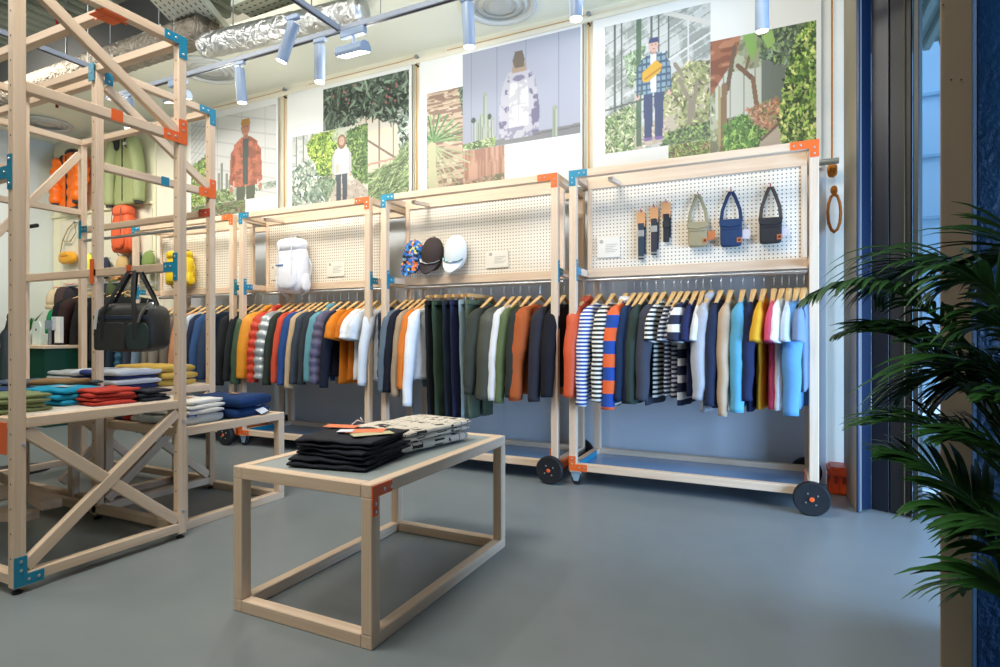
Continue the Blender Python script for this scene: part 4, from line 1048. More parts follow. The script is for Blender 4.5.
# cream trousers with black ornament
def ornament_mat():
    m, nt, b = newmat('cream_black_ornament'); tc = N(nt, 'ShaderNodeTexCoord')
    mp = N(nt, 'ShaderNodeMapping'); mp.inputs['Scale'].default_value = (1, 1, 1.4); nt.links.new(tc.outputs['Object'], mp.inputs[0])
    v = N(nt, 'ShaderNodeTexVoronoi', feature='F1'); v.distance = 'CHEBYCHEV'; v.inputs['Scale'].default_value = 13; v.inputs['Randomness'].default_value = .7; nt.links.new(mp.outputs[0], v.inputs['Vector'])
    rp = N(nt, 'ShaderNodeValToRGB'); rp.color_ramp.interpolation = 'CONSTANT'; e = rp.color_ramp.elements
    K = rgb((38, 36, 34)); C = rgb((214, 206, 190))
    e[0].color = C; e[1].position = .16; e[1].color = K
    for p, c in ((.22, C), (.36, K), (.42, C)): q = e.new(p); q.color = c
    nt.links.new(v.outputs['Distance'], rp.inputs[0])
    n1 = N(nt, 'ShaderNodeTexNoise'); n1.inputs['Scale'].default_value = 22; nt.links.new(tc.outputs['Object'], n1.inputs['Vector'])
    gt = N(nt, 'ShaderNodeMath', operation='GREATER_THAN'); gt.inputs[1].default_value = .43; nt.links.new(n1.outputs['Fac'], gt.inputs[0])
    nt.links.new(mixc(nt, gt.outputs[0], C, rp.outputs[0]), b.inputs['Base Color']); b.inputs['Roughness'].default_value = .85
    return m
ORN = ornament_mat(); pos2 = (-1.515, 2.205)
for i, (w_, d_, rz) in enumerate(((.43, .33, 1.40), (.45, .33, 1.44))):
    folded('folded_trousers', pos2[0] + .01 * i, pos2[1] - .0 * i, H1 + .05 * i + .001, w_, d_, .05, ORN, ['cream trousers with black ornaments, lower pair on the foreground table', 'cream trousers with black ornaments lying on top of another such pair'][i], 'trousers', 1 + i, rz, 30 + i, 'patterned trousers on the front table', sag=.01)
# tower deck
H2 = .7125
def F2(k, c): return F('fold_' + k, c, var=.12)
def px(u, v, z):
    q = g(u, v, z); return q
DECK = [ # x, y, w, d, h, col, n, label
 (-3.03, 1.36, .26, .20, .018, (126, 140, 92), 4, 'olive green folded trousers'),
 (-3.12, 1.62, .26, .22, .026, (20, 160, 206), 3, 'turquoise folded tee'),
 (-2.96, 1.70, .24, .20, .018, (206, 62, 48), 4, 'red folded trousers'),
 (-2.93, 1.87, .22, .14, .018, (40, 44, 54), 3, 'black folded trousers with white drawstring'),
 (-3.22, 1.86, .24, .16, .020, (104, 80, 62), 2, 'brown folded trousers'),
 (-3.42, 1.50, .24, .22, .022, (30, 66, 120), 3, 'navy blue folded tee'),
 (-3.50, 1.82, .28, .20, .020, (84, 94, 92), 4, 'grey green folded jumper'),
 (-3.28, 1.68, .16, .12, .02, (150, 116, 72), 0, ''),
 (-3.74, 1.40, .26, .24, .03, (66, 78, 72), 4, 'dark green folded sweater'),
 (-3.78, 1.78, .28, .24, .025, (74, 92, 120), 3, 'slate blue folded jumper')]
ords = ['bottom', 'second', 'third', 'fourth', 'fifth']
for si, (x, y, w_, d_, hh, c, n, lab) in enumerate(DECK):
    for k in range(n):
        z = H2 + k * (hh + .001)
        where = 'bottom' if k == 0 else ('topmost' if k == n - 1 else ords[k] + ' from the bottom')
        folded('folded_garment', x + R_.uniform(-.008, .008), y + R_.uniform(-.008, .008), z, w_, d_, hh, F2('d%d' % si, c), '%s, %s on the tower deck' % (lab, where), 'folded clothes', 1, R_.uniform(-.2, .2), 40 + si * 7 + k, 'folded clothes on the tower deck')
tg = folded('folded_garment', -3.33, 1.70, H2 + .075, .20, .16, .03, F2('tan', (150, 116, 72)), 'tan folded garment lying across the stacks behind the turquoise tee', 'folded clothes', 1, .5, 99)
lb = box('paper_label', (-.045, -.03, 0), (.045, .03, .0015), M('label_photo', (200, 206, 214), .5), None, 0, (-3.10, 1.60, H2 + .083), (0, 0, .2)); tag(lb, 'white and dark printed label on the turquoise tee', 'label')
D2 = [(-3.70, 2.20, .34, .30, .026, (150, 164, 180), 3, 'pale blue grey folded jumper'),
      (-3.70, 2.48, .34, .30, .03, (120, 130, 130), 3, 'grey folded jumper'),
      (-4.2, 2.3, .34, .30, .03, (176, 186, 190), 3, 'light grey folded jumper')]
for si, (x, y, w_, d_, hh, c, n, lab) in enumerate(D2[2:]):
    for k in range(n):
        where = 'bottom' if k == 0 else ('topmost' if k == n - 1 else 'middle')
        folded('folded_garment', x, y, H2 + k * (hh + .001), w_, d_, hh, F2('e%d' % si, c), '%s, %s of its stack on the rear tower deck' % (lab, where), 'folded clothes', 1, R_.uniform(-.1, .1), 140 + si * 7 + k, 'folded clothes on the rear deck')
# blue-white patterned and mustard stack on the rear tower deck
NAVYBAND = stripe_mat('navyband', [(206, 214, 226), (206, 214, 226), (206, 214, 226), (206, 214, 226), (206, 214, 226), (206, 214, 226), (36, 56, 118), (36, 56, 118)], .46, axis=0)
sx, sy = -3.69, 2.20
folded('folded_sweater', sx, sy, H2, .36, .28, .03, M('fab_navyb', (36, 52, 110), .85), 'navy folded sweater at the bottom of the blue and white stack', 'sweater', 1, .1, 201)
folded('folded_sweater', sx, sy, H2 + .031, .38, .30, .032, NAVYBAND, 'white folded sweater with navy patterned end, lower of two in the stack', 'sweater', 1, .08, 202)
folded('folded_sweater', sx, sy, H2 + .064, .36, .28, .018, M('fab_navyb', (36, 52, 110), .85), 'navy folded sweater between two white ones in the stack', 'sweater', 1, .1, 203)
folded('folded_sweater', sx, sy, H2 + .083, .39, .30, .036, NAVYBAND, 'white folded sweater with navy patterned end, upper of two in the stack', 'sweater', 1, .12, 204)
folded('folded_sweater', -3.74, 2.49, H2, .42, .26, .04, F('must', (214, 174, 72)), 'mustard folded sweater at the bottom behind the blue and white stack', 'sweater', 1, .0, 205)
folded('folded_sweater', -3.74, 2.49, H2 + .041, .44, .26, .045, F('must', (214, 174, 72)), 'mustard folded sweater, middle one behind the blue and white stack', 'sweater', 1, .05, 206)
folded('folded_sweater', -3.76, 2.49, H2 + .087, .44, .26, .045, F('must', (214, 174, 72)), 'mustard folded sweater, topmost behind the blue and white stack', 'sweater', 1, .05, 207)
# low table behind: white pile, navy hoodie, rainbow striped, red white striped
folded('folded_sweater', -3.08, 2.19, H1 + .001, .36, .28, .055, F('offw', (196, 204, 204)), 'pale grey folded sweater under the white trousers on the rear table', 'sweater', 1, .15, 211)
for k in range(3): folded('folded_trousers', -3.07, 2.19, H1 + .057 + k * .027, .36 - .01 * k, .27, .026, F('offwh', (232, 230, 222)), 'white folded trousers, %s of three on the rear table' % ['lowest', 'middle', 'topmost'][k], 'trousers', 1, .15 + .05 * k, 212 + k, 'white trousers on the rear table')
lb = box('leather_tag', (-.035, -.02, 0), (.035, .02, .002), M('tan_patch', (196, 150, 96), .6), None, 0, (-3.03, 2.19, H1 + .142), (0, 0, .3)); tag(lb, 'tan leather patch on the topmost white trousers', 'label')
lb = box('hang_tag', (0, 0, -.07), (.002, .055, 0), M('blue_tag', (36, 72, 160), .5), None, 0, (-2.885, 2.10, H1 + .105), (0, .15, .1)); tag(lb, 'blue hang tag dangling from the white trousers', 'tag')
folded('folded_hoodie', -3.06, 2.50, H1 + .001, .36, .30, .06, F('navyh', (20, 56, 110)), 'dark blue folded hoodie, lower one beside the white trousers', 'hoodie', 1, .1, 221)
folded('folded_hoodie', -3.05, 2.50, H1 + .062, .36, .29, .07, F('navyh', (20, 56, 110)), 'dark blue folded hoodie on top with white hang tag', 'hoodie', 1, .2, 222)
lb = box('leather_tag', (-.03, -.018, 0), (.03, .018, .002), M('tan_patch', (196, 150, 96), .6), None, 0, (-3.02, 2.50, H1 + .137), (0, 0, .2)); tag(lb, 'tan patch on the dark blue hoodie', 'label')
lb = box('hang_tag', (-.05, -.035, 0), (.05, .035, .002), M('white_tag', (206, 214, 226), .5), None, 0, (-2.89, 2.57, H1 + .045), (.2, .55, .3)); tag(lb, 'white hang tag lying against the dark blue hoodie', 'tag')
RB = stripe_mat('rainbow', [(236, 236, 228), (232, 170, 44), (26, 132, 70), (60, 120, 200), (236, 238, 240), (40, 70, 150)], .36, axis=0)
folded('folded_sweater', -3.33, 2.52, H1 + .001, .22, .26, .10, RB, 'folded sweater with yellow green and blue stripes behind the white trousers', 'sweater', 1, .1, 231)
RWB = stripe_mat('rwb', [(186, 40, 44), (224, 224, 222), (36, 40, 62)], .20, axis=0)
for k in range(2): folded('folded_sweater', -3.42 + .0, 2.19, H1 + .001 + k * .036, .26, .26, .035, RWB, 'red white and navy striped folded sweater, %s of two on the rear table' % ['lower', 'upper'][k], 'sweater', 1, .05 - .1 * k, 241 + k, 'striped sweaters on the rear table')
# timber offcut crate things under the tower
for i, (x, y, z, L, rz) in enumerate(((-3.75, 1.55, .11, .6, .3), (-3.65, 1.75, .16, .5, -.2), (-3.9, 1.6, .21, .55, .05))):
    tt = empty('timber_offcut', (x, y, z if i else .11)); tt.rotation_euler = (0, 0, rz)
    tt.location.z = .11 + .05 * i; timber(tt, (-L / 2, 0, 0), (L / 2, 0, 0), 'board', .09, .045)
    tag(tt, ['bottom short birch board lying under the tower deck', 'middle short birch board lying under the tower deck', 'top short birch board lying under the tower deck'][i], 'timber')
# duffel bag on the tower rail
t = empty('duffel_bag', (-3.0, 1.875, .955), .38); DK = M('black_ballistic', (46, 48, 46), .5, 0, .12, 8, .4, 20); DK2 = M('black_web', (28, 30, 34), .7)
sbox('body', (0, 0, .125), (.155, .10, .125), DK, t, 4.5, .012, 3)
box('zip_band', (-.145, -.101, .165), (.145, -.097, .185), M('navy_band', (30, 44, 66), .6), t, .002)
sbox('front_pocket', (-.06, -.097, .08), (.08, .006, .07), DK, t, 10)
sbox('front_pocket', (.085, -.097, .08), (.06, .006, .07), M('dark_teal_panel', (38, 54, 54), .4), t, 4)
for s in (-1, 1):
    tube('handle', [(-.095, s * .10, .06), (-.095, s * .103, .2), (-.06, s * .08, .28), (-.01, s * .03, .412), (.02, s * .03, .415), (.05, s * .08, .30), (.075, s * .103, .2), (.075, s * .10, .06)], .011, DK2, t, 8, rad2=.004)
tube('shoulder_strap', [(-.15, 0, .17), (-.10, .0, .27), (-.03, .01, .40), (.03, 0, .41), (.10, 0, .28), (.15, 0, .18)], .014, DK2, t, 8, rad2=.004)
lathe('ring_clip', [(.016, -.003), (.019, 0), (.016, .003), (.012, 0)], STEEL, t, 16, 'Y', (.13, -.06, .235)); 
tube('ring_clip', [(.10, -.11, .15), (.115, -.112, .19), (.13, -.09, .235)], .007, M('strap_grey', (100, 96, 88), .7), t, 8)
box('hang_tag', (-.15, -.112, .10), (-.132, -.110, .20), M('pale_tag2', (210, 210, 206), .6), t, .001, rot=(0, .12, 0))
tag(t, 'large black duffel bag hanging from the tower rail', 'bag')
# ================================================================ LEFT BACK WALL GOODS
YL = YW - .02
def wpt(u, v, y=4.55): return atY(u, v, y)
def wall_jacket(u0, u1, v0, v1, mat, dark, label, puffer, open_=False):
    a = wpt(u0, v0); b = wpt(u1, v1); cx = (a.x + b.x) / 2 + (.12 if puffer else .04); W = abs(b.x - a.x) * .84; H = a.z - b.z
    t = empty('wall_jacket', (cx, 4.50, b.z))
    nz = hash_noise(7); bm = bmesh.new(); n, m = 30, 26; rings = []
    for i in range(n + 1):
        tt = i / n; z = H * (1 - tt); w = W * .30 * (1 + .08 * math.sin(tt * 9)) * (.62 + .38 * min(1, tt * 6)); th = .07 if puffer else .045
        pf = (1 + .22 * abs(math.sin(tt * PI * 5)) - .1) if puffer else 1
        ring = []
        for k in range(m):
            an = 2 * PI * k / m; ring.append(bm.verts.new((w * pf * math.copysign(abs(math.cos(an)) ** .7, math.cos(an)), th * pf * math.sin(an) * (1 + .12 * nz(tt * 8, an)), z * .97)))
        rings.append(ring)
    for i in range(n):
        for k in range(m): bm.faces.new([rings[i][k], rings[i][(k + 1) % m], rings[i + 1][(k + 1) % m], rings[i + 1][k]])
    bm.faces.new(rings[0][::-1]); bm.faces.new(rings[-1])
    link('body', bm, mat, t, smooth=True)
    for s in (-1, 1):
        bm = bmesh.new(); pts = []; ra = []
        for i in range(26):
            q = i / 25; z = H * (.90 - (.78 if puffer else .88) * q); x = s * W * (.24 + .17 * math.sin(min(1, q * 1.5) * PI / 2) - (.10 * q if puffer else 0))
            pts.append((x, -.02 - (.05 * q if puffer else 0), z)); ra.append(W * (.125 - .03 * q) * ((1 + .22 * abs(math.sin(q * PI * 5)) - .1) if puffer else 1) * (.6 if i == 0 else 1))
        b_tube(bm, pts, ra, 14); link('sleeve', bm, mat, t, smooth=True)
        sbox('shoulder_panel', (s * W * .17, -.035, H * .86), (W * .10, .045, H * .10), dark, t, 2.4)
        lathe('cuff', [(W * .07, 0), (W * .075, .03), (W * .06, .05)], dark, t, 14, 'Z', (pts[-1][0], pts[-1][1], pts[-1][2] - .03))
    sbox('hood' if not puffer else 'collar', (0, -.01, H * .97), (W * .14, .06, H * .08), mat if not puffer else dark, t, 2.4, .04, 3)
    box('zip', (-.006, -.085 if puffer else -.052, H * .05), (.006, -.06 if puffer else -.042, H * .9), dark, t, .001)
    if puffer: box('hem_band', (-W * .27, -.07, -.01), (W * .27, .06, .035), dark, t, .01)
    else:
        box('logo_label', (W * .10, -.084, H * .80), (W * .19, -.080, H * .84), M('label_w', (230, 230, 230), .5), t, .001)
    tube('hanging_peg', [(0, 0, H * 1.0), (0, .02, H * 1.06), (0, .13, H * 1.06)], .008, GREYM, t, 8)
    tag(t, label, 'jacket')
wall_jacket(52, 92, 159, 209, M('orange_down', (248, 116, 10), .45, 0, .08, 6, .5, 12), M('charcoal_nylon', (44, 44, 50), .5), 'bright orange puffer jacket hanging high on the left wall', True)
wall_jacket(108, 149, 140, 203, M('sage_shell', (158, 168, 116), .55, 0, .06, 6, .5, 12), M('black_nylon', (36, 36, 38), .5), 'sage green shell jacket with black shoulders on the left wall', False)
a = wpt(129, 254); backpack(a.x, a.z, .36, .58, M('coral_pack', (228, 98, 52), .6, 0, .08), M('brown_strap2', (120, 76, 50), .7), 'orange roll top backpack hanging below the sage jacket', y=4.59, d=.10, lidmat=M('coral_lid', (236, 104, 62), .6), logo=WHITEF)
a = wpt(66, 262, 4.5)
t = empty('hip_bag', (a.x, 4.52, a.z)); YM = M('amber_nylon', (236, 170, 40), .5)
sbox('body', (0, 0, .06), (.19, .05, .085), YM, t, 2.6, .02, 3); sbox('front_pocket', (.0, -.045, .10), (.10, .02, .03), YM, t, 3)
tube('strap', [(-.19, 0, .08), (-.16, .02, .30), (-.05, .03, .46), (.10, .03, .54), (.14, .03, .40), (.0, .03, .28), (-.14, .02, .30)], .012, M('olive_strap', (150, 126, 60), .7), t, 8, rad2=.004)
tube('hanging_peg', [(.10, .02, .54), (.10, .11, .54)], .008, GREYM, t, 8); tag(t, 'amber yellow hip bag with looped strap on the left wall', 'bag')
for i, (u, v, c, nm) in enumerate(((107, 268, (38, 48, 72), 'navy'), (125, 266, (206, 176, 120), 'sand'), (139, 263, (50, 56, 54), 'dark green'), (151, 262, (128, 150, 84), 'leaf green'), (90, 264, (232, 240, 96), 'lime yellow'), (120, 279, (160, 120, 70), 'light brown'))):
    a = wpt(u, v); m_ = M('wcap%d' % i, c, .8); cap(a.x, a.z - .03, m_, m_, nm + ' cap hanging on the left wall pegs', y=4.59, s=1.25, grp='caps on the left wall')
a0 = wpt(60, 292); a1 = wpt(165, 283)
o = box('wall_rail', (a0.x, 4.54, a0.z - .015), (-6.9, 4.56, a0.z + .015), M('rail_grey', (170, 168, 160), .4, .5), bev=.002); tag(o, 'thin horizontal wall rail above the hanging black coats', 'rail')
a0 = wpt(82, 275)
o = box('pegboard_panel', (-9.0, YW - .03, 1.7), (-7.0, YW - .02, 2.62), M('pegwall', (232, 228, 206), .8, 0, .02), bev=.002); tag(o, 'cream wall panel with pegs behind the caps and orange backpack', 'panel')
# black coats on the left wall
for i, (u, w_, c) in enumerate(((86, .30, (24, 24, 30)), (92, .28, (52, 34, 32)), (108, .34, (26, 24, 26)), (120, .34, (22, 22, 24)), (128, .30, (30, 34, 34)))):
    a = wpt(u, 300, 4.25)
    garment('coat', a.x, F('coatb%d' % i, c), ['black long coat, leftmost between the tower posts', 'dark brown coat between the tower posts', 'black coat just right of the middle tower post', 'black coat behind the duffel bag', 'dark green black coat right of the duffel straps'][i], 'coat', L=1.12 - .06 * i, hw=.24, d=.06, yaw=-.5, seed=900 + i, xr=1.1, r0=.08, y=4.25, group='dark coats on the left wall', dz=.22, slen=.7)
    o = copy_tree(HG['a']); o.location = (a.x, 4.25, ROD[2] + .22 - .0005); o.rotation_euler = (0, 0, -.5); tag(o, 'pale wooden hanger holding the ' + ['leftmost black', 'dark brown', 'black middle', 'black duffel side', 'dark green black'][i] + ' coat on the left wall', 'hanger', 'hangers on the left wall')
o = tube('hanging_rod', [(wpt(80, 300, 4.25).x - .3, 4.25, ROD[2] + .22), (wpt(132, 300, 4.25).x + .2, 4.25, ROD[2] + .22)], .0125, STEEL); tag(o, 'steel rod carrying the dark coats on the left wall', 'rail')
for s, x in enumerate((wpt(80, 300, 4.25).x - .25, wpt(132, 300, 4.25).x + .15)): tube('rod_bracket', [(x, 4.25, ROD[2] + .22), (x, 4.6, ROD[2] + .22)], .01, STEEL, o)
# beanies and small goods clipped in rows
bn = ((54, 300, (214, 196, 158), 'cream', .13), (64, 300, (74, 58, 58), 'dark brown', .16), (72, 298, (48, 46, 54), 'charcoal', .14), (56, 322, (20, 138, 84), 'green', .16), (61, 322, (26, 120, 76), 'deep green', .15), (68, 324, (34, 38, 62), 'navy', .17), (73, 322, (40, 44, 66), 'slate navy', .15), (115, 292, (70, 84, 52), 'olive', .14), (110, 296, (40, 46, 62), 'ink blue', .15))
for i, (u, v, c, nm, r) in enumerate(bn):
    a = wpt(u, v, 4.3); t = empty('beanie', (a.x, 4.3, a.z)); nz = hash_noise(i)
    bm = bmesh.new(); b_lathe(bm, [(r * .18, r * 1.05), (r * .45, r * .9), (r * .62, r * .4), (r * .66, -.1 * r), (r * .64, -.6 * r)], 18); link('knit', bm, F('bn%d' % i, c), t, smooth=True)
    bm = bmesh.new(); b_lathe(bm, [(r * .66, -.5 * r), (r * .72, -.55 * r), (r * .72, -.9 * r), (r * .64, -.95 * r)], 18); link('turn_up', bm, F('bn%d' % i, c), t, smooth=True)
    tube('clip_hook', [(0, 0, r * 1.0), (0, 0, r * 1.3), (0, .3, r * 1.35)], .006, M('orange_clip', (230, 110, 50), .5), t, 6)
    tag(t, nm + ' knitted beanie clipped on the left wall rows', 'beanie', 'beanies on the left wall')
# green counter
ca = g(25, 349, .9); cb = g(78, 347, .9)
t = empty('counter', (-7.9, 3.6, 0)); 
box('body', (-1.0, 0, 0), (.55, .5, .88), M('racing_green', (8, 66, 48), .5, 0, .08, 2), t, .004)
box('counter_top', (-1.03, -.03, .88), (.58, .53, .915), WOOD, t, .003)
tag(t, 'dark green counter with birch top behind the left tower', 'counter')
c0 = -7.9
def ct(u): return atY(u, 333, 3.75).x
t = empty('card_terminal', (ct(45), 3.8, .915)); box('stand', (-.02, -.02, 0), (.02, .02, .30), GREYM, t, .004); box('screen', (-.10, -.02, .26), (.06, .0, .40), M('tablet_grey', (120, 136, 146), .3), t, .006, rot=(0, 0, .3)); box('back_plate', (.02, .01, .24), (.15, .03, .46), M('tablet_frame', (190, 196, 206), .4), t, .006)
t.scale = (.6, .6, .72); tag(t, 'small grey payment terminal on a stand on the green counter', 'terminal')
t = empty('glass_award', (ct(37), 3.75, .915)); 
bm = bmesh.new(); pts = [(-.12, 0), (.12, 0), (.15, .34), (.08, .44), (-.10, .44), (-.16, .36)]
lo = [bm.verts.new((p[0], -.015, p[1])) for p in pts]; hi = [bm.verts.new((p[0], .015, p[1])) for p in pts]; bm.faces.new(lo); bm.faces.new(hi[::-1])
for i in range(6): j = (i + 1) % 6; bm.faces.new([lo[i], lo[j], hi[j], hi[i]])
bevel(bm, .004, 1); link('body', bm, M('frosted_glass', (206, 222, 214), .3), t); lathe('round_mark', [(.022, -.016), (.022, -.018), (.001, -.018)], BLACK, t, 14, 'Y', (0, 0, .28))
t.scale = (.62, .62, .64); tag(t, 'frosted glass plaque with a small dark mark on the counter', 'plaque')
t = empty('white_display_box', (ct(50), 3.85, .915)); box('panel', (-.12, -.05, 0), (.14, .02, .50), M('wh_panel', (226, 226, 220), .5), t, .004); box('foot', (-.13, -.06, 0), (.15, .03, .04), BLACK, t, .002)
t.scale = (.40, .6, .66); tag(t, 'white upright display box with black foot on the counter', 'display box')
t = empty('potted_plant', (ct(29), 3.72, .915)); lathe('pot', [(.05, 0), (.065, .12), (.06, .12), (.045, .02)], M('pot_white', (220, 220, 214), .4), t)
for k in range(9):
    a = k * .7; bm = bmesh.new(); n = 8; L = .28 + .05 * (k % 3)
    va = []
    for i in range(n + 1):
        s = i / n; w_ = .028 * math.sin(PI * (.12 + .88 * s)) ; r = L * .45 * s; z = .1 + L * s * (1.1 - .3 * s)
        va.append((bm.verts.new((math.cos(a) * r - math.sin(a) * w_, math.sin(a) * r + math.cos(a) * w_, z)), bm.verts.new((math.cos(a) * r + math.sin(a) * w_, math.sin(a) * r - math.cos(a) * w_, z))))
    for i in range(n): bm.faces.new([va[i][0], va[i][1], va[i + 1][1], va[i + 1][0]])
    o = link('leaf', bm, M('leafy', (40, 108, 52), .5), t, smooth=True); sm = o.modifiers.new('t', 'SOLIDIFY'); sm.thickness = .002
tag(t, 'small leafy green plant in a white pot on the counter', 'plant')
# shelf on left wall and yellow bag at the left edge
a = at(20, 250, 6.2)
t = empty('wall_shelf', (-9.12, 3.30, 2.02 - .03)); box('board', (0, -.9, 0), (.30, .25, .035), WOOD, t, .003); box('shelf_bracket', (.0, .1, -.22), (.03, .12, 0), GREYM, t, .002); tag(t, 'short birch wall shelf behind the front tower post', 'shelf')
a = at(-4, 300, 4.3); backpack(a.x, a.z, .36, .42, M('yellow_nylon', (232, 198, 20), .5), M('black_web2', (40, 40, 40), .6), 'yellow backpack at the left edge of the photo', y=a.y, d=.12, hook=False)
a2 = a
t = empty('clothes_stand', (a.x, a.y + .12, 0))
tube('pole', [(0, 0, .02), (0, 0, 2.0)], .02, BLACK, t); tube('arm', [(-.3, 0, 1.85), (.3, 0, 1.85)], .015, BLACK, t); lathe('base', [(.22, 0), (.22, .015), (.03, .03)], BLACK, t)
tag(t, 'dark stand behind the yellow backpack at the left edge', 'stand')
o = garment('hoodie', a.x, F('slh', (66, 78, 90)), 'slate hoodie hanging below the yellow backpack at the left edge', 'hoodie', L=.62, yaw=1.2, seed=951, hood=True, d=.05, xr=1.0, y=a.y + .1, dz=-.12)
o2 = copy_tree(HG['a']); o2.location = (a.x, a.y + .1, ROD[2] - .12); o2.rotation_euler = (0, 0, 1.2); tag(o2, 'pale wooden hanger holding the slate hoodie at the left edge', 'hanger')

# ================================================================ WALL CORDS, BOX
CORD = M('ochre_cord', (214, 170, 106), .8)
for i, (x, lab) in enumerate(((-1.40, 'thin ochre cord running down between the two right posters'), (-3.085, 'thin ochre cord running down between the two middle posters'), (-4.775, 'thin ochre cord running down right of the leftmost poster'))):
    t = empty('ochre_cord', (x, YW - .03, 2.2))
    tube('cord', [(0, 0, 0), (0, 0, 1.47)], .005, CORD, t, 6); tube('cord', [(-.04, .015, 0), (-.04, .015, 1.43)], .006, M('white_pipe', (236, 234, 220), .5), t, 6)
    tube('cord', [(0, 0, 1.47), (-.18, 0, 1.46), (-1.35, 0, 1.46)], .0035, CORD, t, 6)
    lathe('cleat', [(.012, .03), (.012, 0), (.02, -.004), (.02, -.012), (.004, -.02)], GREYM, t, 12, 'Y', (0, 0, 1.47)); lathe('cleat', [(.009, .03), (.009, -.01), (.001, -.012)], BLACK, t, 12, 'Y', (0, 0, 1.39))
    for xx in (-.22, -1.38): tube('drop_wire', [(xx, 0, 1.46), (xx, 0, 1.40)], .003, CORD, t, 6)
    tag(t, lab, 'cord')
t = empty('climbing_rope', (.335, YW - .04, 1.9)); RP = M('rope_ochre', (196, 122, 40), .8, 0, .25, 60)
tube('hanging_line', [(0, 0, .35), (0, 0, 2.2)], .006, RP, t, 8)
for k in range(7):
    pts = [(math.sin(a * PI / 6) * (.035 + .004 * (k % 3)) + .012, -.01 - .004 * k, -.02 + .13 * math.cos(a * PI / 6) - .01 * (k % 2)) for a in range(13)]
    tube('coil', pts, .006, RP, t, 6)
sbox('knot', (0, -.02, .27), (.032, .03, .05), RP, t, 2.4, .1, 4); sbox('knot', (.01, -.03, .13), (.022, .02, .03), RP, t, 2.4, .1, 4)
tag(t, 'coiled ochre rope hanging on the wall right of the last rack', 'rope')
t = empty('tool_case', (.30, 4.33, .001)); OC = M('case_orange', (240, 84, 14), .4, 0, .06)
box('body', (0, 0, 0), (.20, .20, .11), OC, t, .012); box('lid', (-.004, -.004, .112), (.204, .204, .178), OC, t, .014)
for x in (.03, .075, .12): box('latch', (x, -.012, .075), (x + .016, -.002, .125), M('case_dark', (150, 52, 14), .5), t, .002)
for x in (.05, .10, .15): box('rib', (x, -.006, .01), (x + .008, .0, .1), OC, t, .002)
tag(t, 'small bright orange tool case on the floor beside the navy doors', 'case')
t = empty('hazard_tag', (-3.9, 3.7, 3.55))
bm = bmesh.new(); vs = [bm.verts.new(v) for v in ((0, 0, 0), (.12, 0, .035), (.12, 0, -.035), (.12, .01, .035), (.12, .01, -.035), (0, .01, 0))]
bm.faces.new([vs[0], vs[2], vs[1]]); bm.faces.new([vs[5], vs[3], vs[4]]); bm.faces.new([vs[1], vs[2], vs[4], vs[3]]); bm.faces.new([vs[0], vs[1], vs[3], vs[5]]); bm.faces.new([vs[0], vs[5], vs[4], vs[2]])
link('pennant', bm, ORANGE, t); tube('stem', [(.06, .005, .01), (.06, .005, .17)], .003, GREYM, t, 6)
q = g(236, 43, 3.66); t.location = (q[0], q[1], 3.66); tag(t, 'small orange triangular marker under the foil duct', 'marker')

